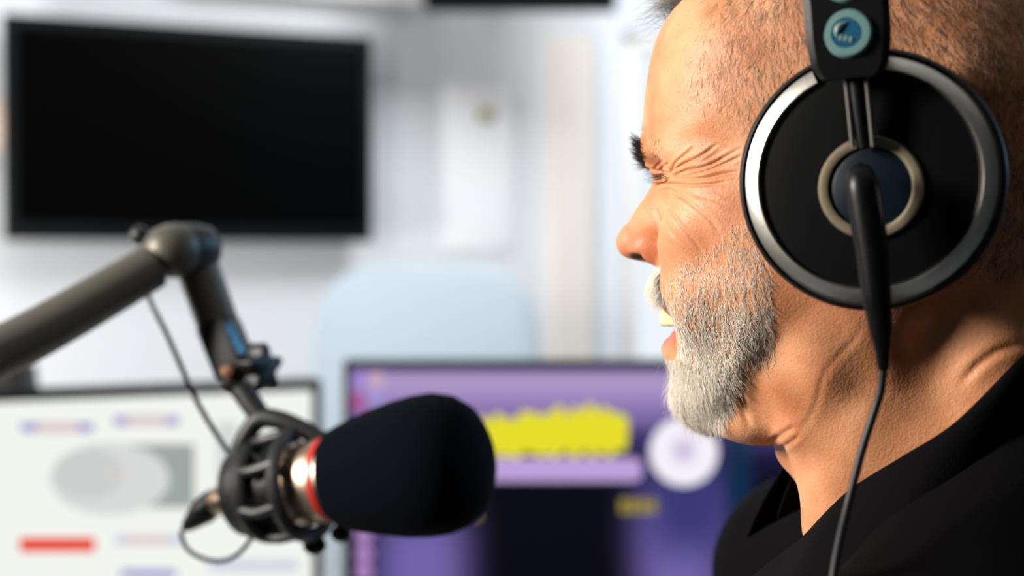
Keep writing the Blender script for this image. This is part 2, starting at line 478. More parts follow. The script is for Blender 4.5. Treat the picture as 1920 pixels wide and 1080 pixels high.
def sculpt_head():
    fd = head_field()
    V, Q = fd.nets()
    # keep the largest body only
    V = taubin(V, Q, 3)
    me = bpy.data.meshes.new('tmp'); me.from_pydata([], [], [])
    o = mesh_np('tmp', V, Q, None)
    md = o.modifiers.new('s', 'SUBSURF'); md.levels = 1; md.render_levels = 1
    dg = bpy.context.evaluated_depsgraph_get(); ev = o.evaluated_get(dg)
    m2 = bpy.data.meshes.new_from_object(ev)
    bpy.data.objects.remove(o)
    bm = bmesh.new(); bm.from_mesh(m2)
    def sel(f):
        c = f.calc_center_median(); return c.y > 12 and 38 < c.x and -62 < c.z < 45
    ed = {e for f in bm.faces if sel(f) for e in f.edges}
    bmesh.ops.subdivide_edges(bm, edges=list(ed), cuts=1, use_grid_fill=True)
    bm.to_mesh(m2); bm.free()
    n = len(m2.vertices)
    co = np.empty(n * 3, np.float32); m2.vertices.foreach_get('co', co); co = co.reshape(-1, 3).astype(float)
    no = np.empty(n * 3, np.float32); m2.vertex_normals.foreach_get('vector', no); no = no.reshape(-1, 3).astype(float)
    sym = co.copy(); sym[:, 1] = np.abs(sym[:, 1])
    px, py = w2px(h2w(sym / 1000.0))
    nearside = np.abs(no[:, 1]) > -0.2
    disp = np.zeros(n)
    sgn = np.sign(co[:, 1] + 1e-9); lat = no[:, 1] * sgn
    side = np.clip((lat + 0.05) / 0.25, 0, 1)
    for pts, dep, wid in CREASES:
        P = catmull(pts, 5, closed=False)
        wpx = wid * 0.82 / 0.22; dep = dep * 1.08
        lo = P.min(0) - 6 * wpx; hi = P.max(0) + 6 * wpx
        m = (px > lo[0]) & (px < hi[0]) & (py > lo[1]) & (py < hi[1]) & (side > 0)
        if not m.any(): continue
        dd, t = seg_dist(px[m], py[m], P, closed=False)
        fade = np.clip(np.sin(np.clip(t, 0.06, 0.97) * math.pi) * 1.6, 0, 1)
        q = (-np.exp(-(dd / wpx) ** 2) * 1.0 + 0.55 * np.exp(-((dd - 2.2 * wpx) / (1.5 * wpx)) ** 2)) * dep * fade * side[m]
        disp[m] += q
    # gentle unevenness of the skin
    def wob(f, ph): return np.sin(co @ np.array(f) + ph)
    disp += 0.12 * (wob((.19, .13, .08), 0) + wob((.07, -.16, .21), 1) + wob((-.23, .05, .15), 2))
    co = co + no * disp[:, None]
    m2.vertices.foreach_set('co', (co / 1000.0).astype(np.float32).ravel())
    m2.update()
    # colour zones of the skin: redness (nose, cheeks, neck folds) and lips
    red = np.zeros(n); lip = np.zeros(n); scalp = np.zeros(n)
    def g(x, y, sx, sy, a): return a * np.exp(-((px - x) / sx) ** 2 - ((py - y) / sy) ** 2)
    red += g(1175, 460, 42, 45, 0.5) + g(1330, 420, 60, 60, 0.15) + g(1230, 480, 25, 30, .3) + g(1560, 580, 60, 40, .25) + g(1470, 800, 40, 40, .25)
    for ax, ay, bx, by, rr in ((96.5, -44, 79, -53, 5), (92.5, -66.5, 79, -54.5, 6)):
        pass
    w_, u_, v_ = co[:, 2], co[:, 0], np.abs(co[:, 1])
    lipU = np.exp(-((w_ + 46.5) / 3.4) ** 2) * (u_ > 78) * (v_ < 28)
    lipL = np.exp(-((w_ + 64.5 - v_ * 0.25) / 5.2) ** 2) * (u_ > 78) * (v_ < 28)
    lip = np.clip(lipU + lipL, 0, 1)
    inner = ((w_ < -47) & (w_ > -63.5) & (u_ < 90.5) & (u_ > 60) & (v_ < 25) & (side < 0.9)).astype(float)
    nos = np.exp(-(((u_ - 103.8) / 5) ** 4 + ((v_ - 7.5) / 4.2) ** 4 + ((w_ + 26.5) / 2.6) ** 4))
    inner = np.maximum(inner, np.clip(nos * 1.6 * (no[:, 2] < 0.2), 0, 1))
    at_ = m2.attributes.new('redness', 'FLOAT', 'POINT'); at_.data.foreach_set('value', red.astype(np.float32))
    at_ = m2.attributes.new('lips', 'FLOAT', 'POINT'); at_.data.foreach_set('value', lip.astype(np.float32))
    at_ = m2.attributes.new('mouth', 'FLOAT', 'POINT'); at_.data.foreach_set('value', inner.astype(np.float32))
    m2.polygons.foreach_set('use_smooth', [True] * len(m2.polygons))
    return m2

def skin_material():
    t = NT('skin'); b = t.b
    tc = t.n('ShaderNodeTexCoord')
    n1 = t.n('ShaderNodeTexNoise'); n1.inputs['Scale'].default_value = 45; n1.inputs['Detail'].default_value = 6
    n2 = t.n('ShaderNodeTexNoise'); n2.inputs['Scale'].default_value = 640; n2.inputs['Detail'].default_value = 3
    n3 = t.n('ShaderNodeTexVoronoi'); n3.inputs['Scale'].default_value = 900
    for x in (n1, n2, n3): t.l(tc.outputs['Object'], x.inputs['Vector'])
    r1 = t.n('ShaderNodeValToRGB'); t.l(n1.outputs['Fac'], r1.inputs['Fac'])
    r1.color_ramp.elements[0].position = 0.32; r1.color_ramp.elements[0].color = lin('#bd7a4f')
    r1.color_ramp.elements[1].position = 0.66; r1.color_ramp.elements[1].color = lin('#d79a70')
    def attr(nm):
        a = t.n('ShaderNodeAttribute'); a.attribute_name = nm; return a.outputs['Fac']
    def mixc(f, c1, col):
        m = t.n('ShaderNodeMix', data_type='RGBA'); t.l(f, m.inputs[0]); t.l(c1, m.inputs[6]); m.inputs[7].default_value = col; return m.outputs[2]
    c = mixc(attr('redness'), r1.outputs['Color'], lin('#c9694a'))
    # small blotches
    rb = t.n('ShaderNodeMapRange'); rb.inputs['From Min'].default_value = 0.58; rb.inputs['From Max'].default_value = 0.75; rb.inputs['To Max'].default_value = 0.45
    t.l(n2.outputs['Fac'], rb.inputs['Value']); c = mixc(rb.outputs['Result'], c, lin('#b5704c'))
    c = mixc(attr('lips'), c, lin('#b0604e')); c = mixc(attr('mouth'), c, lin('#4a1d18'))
    t.l(c, b.inputs['Base Color'])
    b.inputs['Roughness'].default_value = 0.52; b.inputs['Specular IOR Level'].default_value = 0.4
    b.inputs['Subsurface Weight'].default_value = 0.25; b.inputs['Subsurface Radius'].default_value = (1.0, 0.35, 0.15); b.inputs['Subsurface Scale'].default_value = 0.003
    ad = t.n('ShaderNodeMath', operation='ADD'); t.l(n2.outputs['Fac'], ad.inputs[0])
    mu = t.n('ShaderNodeMath', operation='MULTIPLY'); mu.inputs[1].default_value = 0.5; t.l(n3.outputs['Distance'], mu.inputs[0]); t.l(mu.outputs[0], ad.inputs[1])
    bp = t.n('ShaderNodeBump'); bp.inputs['Strength'].default_value = 0.40; bp.inputs['Distance'].default_value = 0.0004
    t.l(ad.outputs[0], bp.inputs['Height']); t.l(bp.outputs['Normal'], b.inputs['Normal'])
    return t.m
M_skin = skin_material()

def hair_material(name, c0, c1, rough=0.45, trans=0.0, spec=0.35, sheen=0.0):
    t = NT(name); b = t.b
    a = t.n('ShaderNodeAttribute'); a.attribute_name = 'strand'
    r = t.n('ShaderNodeValToRGB'); t.l(a.outputs['Fac'], r.inputs['Fac'])
    r.color_ramp.elements[0].color = c0; r.color_ramp.elements[1].color = c1
    r.color_ramp.elements[0].position = 0.0; r.color_ramp.elements[1].position = 0.6
    t.l(r.outputs['Color'], b.inputs['Base Color'])
    tr = t.n('ShaderNodeBsdfTranslucent'); t.l(r.outputs['Color'], tr.inputs['Color']); mx = t.n('ShaderNodeMixShader'); mx.inputs[0].default_value = trans
    if trans > 0:
        # fine pale hairs scatter light like the surface they lie on
        at2 = t.n('ShaderNodeAttribute'); at2.attribute_name = 'lie'; vt = t.n('ShaderNodeVectorTransform', vector_type='NORMAL', convert_from='OBJECT', convert_to='WORLD')
        t.l(at2.outputs['Vector'], vt.inputs[0]); ge = t.n('ShaderNodeNewGeometry')
        vm = t.n('ShaderNodeVectorMath', operation='SCALE'); vm.inputs['Scale'].default_value = 0.4; t.l(ge.outputs['Normal'], vm.inputs[0])
        va = t.n('ShaderNodeVectorMath', operation='ADD'); t.l(vt.outputs[0], va.inputs[0]); t.l(vm.outputs[0], va.inputs[1])
        vn = t.n('ShaderNodeVectorMath', operation='NORMALIZE'); t.l(va.outputs[0], vn.inputs[0]); t.l(vn.outputs[0], b.inputs['Normal'])
    out = [n for n in t.t.nodes if n.type == 'OUTPUT_MATERIAL'][0]; t.l(b.outputs[0], mx.inputs[1]); t.l(tr.outputs[0], mx.inputs[2]); t.l(mx.outputs[0], out.inputs['Surface'])
    b.inputs['Roughness'].default_value = rough; b.inputs['Specular IOR Level'].default_value = spec; b.inputs['Sheen Weight'].default_value = sheen
    return t.m
M_beard = hair_material('white_beard_hair', lin('#ecdac2'), lin('#fff4e2'), rough=0.45, trans=0.02, spec=0.6)
M_hair = hair_material('short_grey_hair', lin('#54443a'), lin('#cfc0ab'))
M_shadehair = hair_material('brown_shaded_hair', lin('#2a1b14'), lin('#7d6452'))  # darker brown carries the headphones' shade in the hair colour
M_hairdark = hair_material('dark_grey_hair', lin('#1b1a1b'), lin('#6a6764'))
M_darkhair = hair_material('black_brow_hair', lin('#0c0b0c'), lin('#2b2725'))

def strands(name, roots, dirs, lens, rad, m, parent, bend=None, nseg=4, jitter=0.15, wave=0.0, sn=None):
    """many tapering hairs as one mesh; dirs are unit start directions, bend is added towards the tip"""
    N = len(roots)
    if N == 0: return None
    bend = np.zeros_like(roots) if bend is None else bend
    ts = np.linspace(0, 1, nseg + 1)
    P = np.empty((N, nseg + 1, 3))
    ph = rng.random((N, 1)) * 6.28; ax = rng.normal(size=(N, 3)); ax /= np.linalg.norm(ax, axis=1, keepdims=True)
    for i, tt in enumerate(ts):
        P[:, i] = roots + (dirs * tt + bend * tt * tt) * lens[:, None] + ax * (wave * lens[:, None] * np.sin(ph + tt * 4.0) * tt)
    T = np.gradient(P, axis=1); T /= np.linalg.norm(T, axis=2, keepdims=True) + 1e-12
    ref = rng.normal(size=(N, 1, 3)); X = np.cross(T, ref); X /= np.linalg.norm(X, axis=2, keepdims=True) + 1e-12; Yv = np.cross(T, X)
    rr = (rad if hasattr(rad, '__len__') else np.full(N, rad))[:, None] * (1 - 0.75 * ts[None, :] ** 1.5)
    V = np.empty((N, nseg + 1, 3, 3))
    for k in range(3):
        a = 2 * math.pi * k / 3
        V[:, :, k] = P + (X * math.cos(a) + Yv * math.sin(a)) * rr[..., None]
    base = np.arange(N)[:, None, None] * (nseg + 1) * 3 + np.arange(nseg)[None, :, None] * 3
    F = []
    for k in range(3):
        k2 = (k + 1) % 3
        F.append(np.stack([base[..., 0] + k, base[..., 0] + k2, base[..., 0] + 3 + k2, base[..., 0] + 3 + k], -1).reshape(-1, 4))
    F = np.concatenate(F)
    me = bpy.data.meshes.new(name); V = V.reshape(-1, 3)
    me.vertices.add(len(V)); me.vertices.foreach_set('co', V.astype(np.float32).ravel())
    me.loops.add(F.size); me.loops.foreach_set('vertex_index', F.ravel().astype(np.int32))
    me.polygons.add(len(F)); me.polygons.foreach_set('loop_start', (np.arange(len(F)) * 4).astype(np.int32))
    me.polygons.foreach_set('use_smooth', np.ones(len(F), bool))
    me.update(calc_edges=True)
    val = np.repeat(rng.random(N), (nseg + 1) * 3).astype(np.float32)
    a = me.attributes.new('strand', 'FLOAT', 'POINT'); a.data.foreach_set('value', val)
    if sn is not None:
        a = me.attributes.new('lie', 'FLOAT_VECTOR', 'POINT'); a.data.foreach_set('vector', np.repeat(sn, (nseg + 1) * 3, axis=0).astype(np.float32).ravel())
    me.materials.append(m)
    return link(bpy.data.objects.new(name, me), parent)

def local_head(o):                       # put a thing built in head coordinates (metres: u, v, w) where the head is
    o.location = HO; o.rotation_euler = (0, 0, math.pi - HEAD_YAW)
    return o
# local x = forward: world direction of +x must be (-cos, sin): rotation about z by pi - yaw; local y = his left
person = empty('person', label='bearded man in a black collared shirt laughing in profile, wearing headphones', cat='person')
local_head(person)
head_me = sculpt_head(); head_me.name = 'body'
head_me.materials.append(M_skin)
body = link(bpy.data.objects.new('body', head_me), person)
tag(body, 'laughing face and bare neck in profile')

# ---- surface samples for the hair
def surf_samples(me):
    nf = len(me.polygons)
    c = np.empty(nf * 3, np.float32); me.polygons.foreach_get('center', c); c = c.reshape(-1, 3).astype(float)
    a = np.empty(nf, np.float32); me.polygons.foreach_get('area', a)
    nn = np.empty(nf * 3, np.float32); me.polygons.foreach_get('normal', nn); nn = nn.reshape(-1, 3).astype(float)
    return c, a.astype(float), nn
FC, FA, FN = surf_samples(head_me)
SY = FC.copy(); SY[:, 1] = np.abs(SY[:, 1]); FPXX, FPY = w2px(h2w(SY))
FPXX = np.asarray(FPXX)
FSIDE = FN[:, 1] * np.sign(FC[:, 1])
def pick(dens, N):
    p = dens * FA; p = p / p.sum()
    i = rng.choice(len(p), size=N, p=p)
    j = rng.normal(size=(N, 3)) * 0.0004; j -= FN[i] * (j * FN[i]).sum(1)[:, None]
    return i, FC[i] + j
def unit(a): return a / (np.linalg.norm(a, axis=1, keepdims=True) + 1e-12)
def clump(i, cell, amp):
    """neighbouring hairs share a lean, so that they gather into locks"""
    c = np.floor(FC[i] / cell).astype(np.int64); h = (c[:, 0] * 73856093) ^ (c[:, 1] * 19349663) ^ (c[:, 2] * 83492791)
    g = np.stack([np.sin(h * 0.713 % 6.283), np.sin(h * 1.217 % 6.283 + 1), np.sin(h * 0.377 % 6.283 + 2)], 1)
    return g * amp
def comb(i, d, lift, spread):
    """direction d laid along the skin, raised by lift, scattered by spread"""
    d = np.broadcast_to(np.asarray(d, float), (len(i), 3)) + rng.normal(size=(len(i), 3)) * spread
    n = FN[i]; t = d - n * (d * n).sum(1)[:, None]
    return unit(unit(t) + n * lift)
def soft_poly(pts, fe):
    P = np.array(pts, float); d, _ = seg_dist(FPXX, FPY, P); s_ = np.where(inside(FPXX, FPY, P), d, -d)
    return np.clip(0.5 + s_ / fe, 0, 1)
sidem = (FSIDE > -0.15).astype(float)
front = (FC[:, 0] > 0.04)
# beard: dense over the chin, thinning up the cheek
full = soft_poly([(1236, 672), (1262, 655), (1262, 560), (1285, 545), (1330, 560), (1400, 570), (1445, 585), (1458, 605), (1425, 638), (1388, 668), (1372, 720), (1354, 765), (1336, 800), (1290, 812), (1236, 780)], 30)
cheek = soft_poly([(1262, 560), (1285, 505), (1340, 480), (1395, 430), (1440, 470), (1490, 540), (1500, 600), (1470, 650), (1410, 690), (1380, 640), (1300, 640)], 60)
chinfront = ((FC[:, 2] < -0.071) & (FC[:, 0] > 0.060) & (FC[:, 2] > -0.108)).astype(float)
lowlip = ((FC[:, 2] > -0.0715) & (FC[:, 2] < -0.040) & (np.abs(FC[:, 1]) < 0.027) & (FC[:, 0] > 0.074))
near = (FC[:, 1] > -0.01)
under = np.clip((-0.30 - FN[:, 2]) * 3, 0, 1)
bd = (full * 1.0 * sidem + chinfront * (np.abs(FC[:, 1]) < 0.03)) * front * (~lowlip) * (1 - 0.0 * under)
bd = np.clip(bd, 0, 1) * (FC[:, 2] > -0.1025)
bd *= np.where(near, 1.0, 0.45)
bd *= np.where(FC[:, 0] < 0.074, FC[:, 2] > -0.096, True)
bd *= np.clip((-FC[:, 2] - 0.040) / 0.042, 0.08, 1.0)
i, rt = pick(bd, 9500)
k = np.clip((-FC[i, 2] - 0.050) / 0.045, 0, 1)
L = 0.0035 + rng.uniform(0, .0015, len(i)) + 0.0052 * k * rng.uniform(0.45, 1.15, len(i)) * np.where(FC[i, 2] < -0.088, 0.7, 1)
D = comb(i, np.array([[0.0, 0, -1.0]]) + clump(i, 0.0022, 0.42), 0.16 + 0.14 * k[:, None], 0.20)
strands('beard', rt, D, L, rng.uniform(0.00008, 0.00015, len(i)), M_beard, person, bend=np.stack([-0.10 * k, 0 * k, -0.25 * k], 1), nseg=4, wave=0.10, sn=FN[i])
i, rt = pick(bd * (FC[:, 2] < -0.066), 420)
D = comb(i, np.array([[0.3, 0, -0.9]]), 0.8, 0.35)
strands('beard_flyaways', rt, D, rng.uniform(0.006, 0.0115, len(i)), 0.00006, M_beard, person, bend=np.tile([-0.1, 0, -0.3], (len(i), 1)), nseg=5, wave=0.15, sn=FN[i])
# thin short whiskers up the cheek
ck = cheek * sidem * front * np.where(near, 1, .4) * (~lowlip)
i, rt = pick(ck, 3000)
L = rng.uniform(0.0025, 0.0055, len(i)); D = comb(i, np.array([[0.0, 0, -1.0]]) + clump(i, 0.0022, 0.5), 0.20, 0.22)
strands('cheek_whiskers', rt, D, L, rng.uniform(0.00005, 0.00009, len(i)), M_beard, person, nseg=3, wave=0.05, sn=FN[i])
# moustache
ms = ((FC[:, 2] < -0.0305) & (FC[:, 2] > -0.0355 - 0.34 * np.abs(FC[:, 1])) & (FC[:, 0] > 0.072) & (np.abs(FC[:, 1]) < 0.031) & (FN[:, 0] > 0.1))
i, rt = pick(ms.astype(float), 3200)
L = rng.uniform(0.0035, 0.0064, len(i)); sy = np.sign(FC[i, 1])
dd = np.stack([np.full(len(i), .95), sy * 0.50, np.full(len(i), -0.30)], 1)
D = unit(comb(i, (0.3, 0, -1), 0.35, 0.25) + dd * 0.6)
strands('moustache', rt, D, L, rng.uniform(0.00006, 0.0001, len(i)), M_beard, person, bend=np.tile([0, 0, -0.15], (len(i), 1)), nseg=4, wave=0.12, sn=FN[i])
# cropped hair: temple and the whole scalp behind it
tmp = soft_poly([(1300, 170), (1320, 120), (1345, 60), (1350, -60), (1560, -400), (2600, -400), (2600, 560), (1930, 540), (1850, 520), (1500, 300), (1420, 240), (1330, 180)], 70)
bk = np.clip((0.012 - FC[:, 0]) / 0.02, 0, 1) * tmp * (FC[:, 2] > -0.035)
sc = tmp * ((FC[:, 2] > -0.03)) * (1 - 0.7 * np.clip((0.012 - FC[:, 0]) / 0.02, 0, 1))
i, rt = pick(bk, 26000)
strands('back_hair', rt, comb(i, np.array([[-0.1, 0, -1.0]]) + clump(i, 0.003, 0.45), 0.22, 0.25), rng.uniform(0.0028, 0.0055, len(i)), rng.uniform(0.00004, 0.00008, len(i)), M_shadehair, person, nseg=3, wave=0.05)  # back of the head coloured darker to stand in for shade behind the slider
i, rt = pick(sc, 26000)
L = rng.uniform(0.0022, 0.0050, len(i)) * (1 + 0.6 * (FC[i, 2] > 0.07)); D = comb(i, np.array([[0.15, 0, -1.0]]) + clump(i, 0.003, 0.45), 0.22, 0.25)
strands('hair', rt, D, L, rng.uniform(0.000035, 0.000065, len(i)), M_hair, person, nseg=3, wave=0.05)
# longer forelock on top
top = ((FC[:, 2] > 0.094) & (FC[:, 0] > 0.02) & (np.abs(FC[:, 1]) < 0.045)).astype(float)
i, rt = pick(top, 3500)
L = rng.uniform(0.012, 0.026, len(i)); D = comb(i, (0.9, -0.1, 0.1), 0.75, 0.35)
strands('forelock', rt, D, L, 0.00006, M_hair, person, bend=np.tile([0.35, 0, -0.55], (len(i), 1)), nseg=5, wave=0.15)
tu = np.exp(-(((FC[:, 0] - 0.0885) / 0.005) ** 2 + ((FC[:, 1] - 0.006) / 0.016) ** 2 + ((FC[:, 2] - 0.0880) / 0.006) ** 2))
i, rt = pick(tu, 420)
L = rng.uniform(0.010, 0.019, len(i)); D = comb(i, (0.5, 0.1, 1.0), 0.9, 0.35)
strands('forelock', rt, D, L, 0.00006, M_hairdark, person, bend=np.tile([0.35, 0, -0.55], (len(i), 1)), nseg=7, wave=0.30)
# eyebrows: dense towards the nose, sparse and pale at the outer end
def near_curve(pts, rad):
    Q = catmull(pts, 6, closed=False) / 1000.0
    P = FC.copy(); P[:, 1] = np.abs(P[:, 1]); best = np.full(len(P), 9.0); par = np.zeros(len(P))
    for n_, q in enumerate(Q):
        d = np.linalg.norm(P - q, axis=1); m = d < best; best = np.where(m, d, best); par = np.where(m, n_ / (len(Q) - 1), par)
    return best < rad, par
bm_, par = near_curve([(101, 7, 18), (100, 16, 20), (96.5, 26, 22)], 0.0050)
for sd in (1, -1):
  i, rt = pick(bm_.astype(float) * (FC[:, 1] * sd > 0), 450)
  sy = np.sign(FC[i, 1]); dd = np.stack([np.full(len(i), 0.55), sy * 0.55, np.full(len(i), 0.05)], 1)
  D = unit(comb(i, (0, 0, 1), 0.6, 0.35) + dd * .5)
  strands('eyebrow', rt, D, rng.uniform(0.0035, 0.0068, len(i)), 0.00008, M_darkhair, person, bend=np.stack([0 * sy, sy * .3, -0.1 + 0 * sy], 1), nseg=4)
bm2, par = near_curve([(96, 27, 25), (90, 37, 23), (82, 45, 19)], 0.006)
for sd in (1, -1):
  i, rt = pick(bm2.astype(float) * (FC[:, 1] * sd > 0), 80)
  D = comb(i, (-0.8, 0, -0.1), 0.25, 0.35)
  strands('eyebrow', rt, D, rng.uniform(0.002, 0.0045, len(i)), 0.000045, M_darkhair, person, nseg=3)
# eyelashes
lm, par = near_curve([(92, 22, 8), (91, 32, 9), (86, 41, 7)], 0.0018)
for sd in (1, -1):
    i, rt = pick(lm.astype(float) * (FC[:, 1] * sd > 0) + 1e-12, 55)
    sy = np.sign(FC[i, 1]); D = unit(np.stack([np.full(len(i), 1.0), sy * 0.15, np.full(len(i), -0.35)], 1) + rng.normal(size=(len(i), 3)) * .15)
    strands('eyelashes', rt, D, rng.uniform(0.005, 0.009, len(i)), 0.00006, M_darkhair, person, bend=np.tile([0.0, 0, 0.25], (len(i), 1)), nseg=4)

# teeth: the upper row, each tooth rounded
tb = MB()
for a in range(-5, 6):
    if a == 0: continue
    aa = (abs(a) - 0.5) * (1 if a > 0 else -1) * 0.235
    c = Vector((0.0745 + 0.0185 * math.cos(aa), 0.0205 * math.sin(aa) * 1.15, -0.0520))
    wd = 0.0042 if abs(a) == 1 else 0.0036
    Mt = Matrix.Translation(c) @ Matrix.Rotation(math.atan2(math.sin(aa) * 1.15, math.cos(aa)), 4, 'Z')
    tb.box((0.0052, wd * 2, 0.0105 - 0.0004 * abs(a)), Mt, bev=0.0016, seg=3)
tb.build('teeth', M_teeth, person)
gb = MB(); gb.sphere(0.02, Matrix.Translation((0.070, 0, -0.0625)), sc=(0.95, 0.8, 0.28)); gb.build('tongue', M_gum, person)

# ------------------------------------------------------------------ shirt
def shirt():
    fd = Field((-230, -290, -470), (190, 290, -70), 4.0)
    fd.ell((-45, 0, -330), (112, 165, 190), k=20)
    fd.ell((-52, 0, -215), (92, 150, 78), k=20)
    fd.chain([(-52, 30, -128), (-30, 85, -162), (12, 150, -190), (34, 178, -205)], [33, 34, 46, 54], k=22)
    fd.chain([(34, 180, -208), (48, 205, -310), (62, 212, -400)], [54, 50, 46], k=16)
    fd.ell((10, 60, -250), (62, 62, 60), k=24)
    fd.chain([(-84, 0, -100), (-96, 0, -190)], [38, 62], k=20)
    fd.cap((-60, 45, -108), (-40, 80, -150), 26, 34, k=16)
    V, Q = fd.nets(); V = taubin(V, Q, 6)
    def w_(f, p): return np.sin(V @ np.array(f) + p)
    V = V + np.stack([w_((.03, .02, .05), 0) * 1.6, w_((.02, .05, -.04), 1) * 1.8, w_((-.04, .035, .02), 2) * 1.8], 1)
    # folds that run from the collar towards the shoulder
    f = 3.0 * np.exp(-((V[:, 0] * 0.7 + V[:, 2] + 190 + 18 * np.sin(V[:, 1] * .03)) / 12) ** 2) - 3 * np.exp(-((V[:, 0] * 0.7 + V[:, 2] + 225) / 10) ** 2)
    V[:, 2] += f * (np.abs(V[:, 1]) > 40)
    return mesh_np('shirt', V / 1000.0, Q, M_shirt, person)
shirt_o = shirt()
sm = shirt_o.modifiers.new('smooth', 'SUBSURF'); sm.levels = 1; sm.render_levels = 1

def collar():
    fold = [(52, -6, -172), (42, 8, -161), (33, 18, -152), (25, 30, -143), (9, 56, -121), (-12, 68, -104), (-32, 71, -89), (-58, 60, -62), (-76, 36, -52), (-84, 0, -48), (-76, -36, -52), (-58, -62, -62),
            (-28, -72, -88), (0, -66, -104), (22, -50, -114), (36, -34, -120)]
    P = catmull(fold, 6, closed=False); n = len(P)
    cen = np.array([-28, 0, -110.0])
    out = P - cen; out[:, 2] = 0; out /= np.linalg.norm(out, axis=1, keepdims=True)
    s_ = np.linspace(0, 1, n)
    drop = np.interp(s_, [0, .2, .5, .8, 1], [64, 62, 66, 44, 46])
    down = np.array([0.42, 0, -0.9]); rows = []
    rows.append(P + down * 34 - out * 3)                                  # foot of the stand, against the neck
    rows.append(P + down * 14 - out * 0.5)
    rows.append(P - out * 0.2)
    rows.append(P + out * 2.2 - np.array([0, 0, -0.6]))
    rows.append(P + out * 4.4 + down * 4)
    rows.append(P + out * (7.5 + 0 * s_[:, None]) + down * drop[:, None] * 0.5)
    rows.append(P + out * np.interp(s_, [0, .5, .8, 1], [14, 12, 12, 6])[:, None] + down * drop[:, None])
    V = np.stack(rows, 0).reshape(-1, 3); m = len(rows)
    F = [(j * n + i, j * n + i + 1, (j + 1) * n + i + 1, (j + 1) * n + i) for j in range(m - 1) for i in range(n - 1)]
    o = mesh_np('collar', V / 1000.0, np.array(F), M_shirt, person)
    md = o.modifiers.new('cloth', 'SOLIDIFY'); md.thickness = 0.0016
    md = o.modifiers.new('smooth', 'SUBSURF'); md.levels = 1; md.render_levels = 1
    return o
collar()

# ------------------------------------------------------------------ headphones (same local axes as the head: x forward, y his left, z up)
HMW = Matrix.Translation(HO) @ Matrix.Rotation(math.pi - HEAD_YAW, 4, 'Z'); HMI = HMW.inverted()
def lh(px, py, Y): return HMI @ at(px, py, Y)
hp = empty('headphones', label='black closed studio headphones with silver ringed round cups worn on the head', cat='headphones'); local_head(hp)
def cup(sgn):
    nrm = Vector((0.12, sgn * 1.0, -0.02)).normalized()
    base = Vector((-0.0005, sgn * 0.0745, 0.0030))
    M = frame(base, x=Vector((1, 0, 0)), z=nrm)                # local z outwards, local x forward
    upy = 1 if (M.to_3x3() @ Vector((0, 1, 0))).z > 0 else -1
    b = MB(); b.lathe([(0.0455, 0.016), (0.0480, 0.0175), (0.0486, 0.021), (0.0484, 0.0255), (0.0474, 0.0272), (0.0468, 0.0275)], M, seg=96)
    b.lathe([(0.0, 0.0155), (0.0455, 0.016)], M, seg=96)
    shell = b.build('ear_cup', M_black, hp)
    p = MB(); prof = [(0.036 + 0.0105 * math.cos(t) , 0.0085 + 0.0085 * math.sin(t)) for t in np.linspace(0, 2 * math.pi, 22)]
    p.lathe(prof, M, seg=80); p.build('ear_pad', M_leather, hp)
    g = MB(); g.lathe([(0.0, 0.0288), (0.012, 0.0287), (0.026, 0.0283), (0.036, 0.0278), (0.0392, 0.0274), (0.0400, 0.0265)], M, seg=96); g.build('cover_plate', M_blackgloss, shell)
    gap0, gap1 = (R(83), R(117))
    pr = [(0.0398, 0.0262), (0.0400, 0.0284), (0.0407, 0.0293), (0.0420, 0.0289), (0.0445, 0.0276), (0.0466, 0.0261), (0.0468, 0.0255)]
    r_ = MB()
    # the ring is open at the top, where the slider passes
    if upy > 0: r_.lathe(pr, M, seg=120, a0=(math.pi - gap0), a1=(math.pi - gap1) + 2 * math.pi)
    else: r_.lathe(pr, M, seg=120, a0=-(math.pi - gap1) - 0.0, a1=-(math.pi - gap0) + 2 * math.pi)
    r_.build('silver_ring', M_silver, shell)
    Mh = M @ Matrix.Translation((-0.0010, -0.0030 * upy, 0))
    h = MB(); h.lathe([(0.0148, 0.0285), (0.0152, 0.0303), (0.0162, 0.0307), (0.0184, 0.0303), (0.0192, 0.0282)], Mh, seg=72); h.build('hub_ring', M_goldring, shell)
    h = MB(); h.lathe([(0.0, 0.0300), (0.0125, 0.0298), (0.0151, 0.0288)], Mh, seg=64); h.build('hub_disc', M_navy, shell)
    return M, shell, upy
ML, shL, upL = cup(1)
MR, shR, upR = cup(-1)

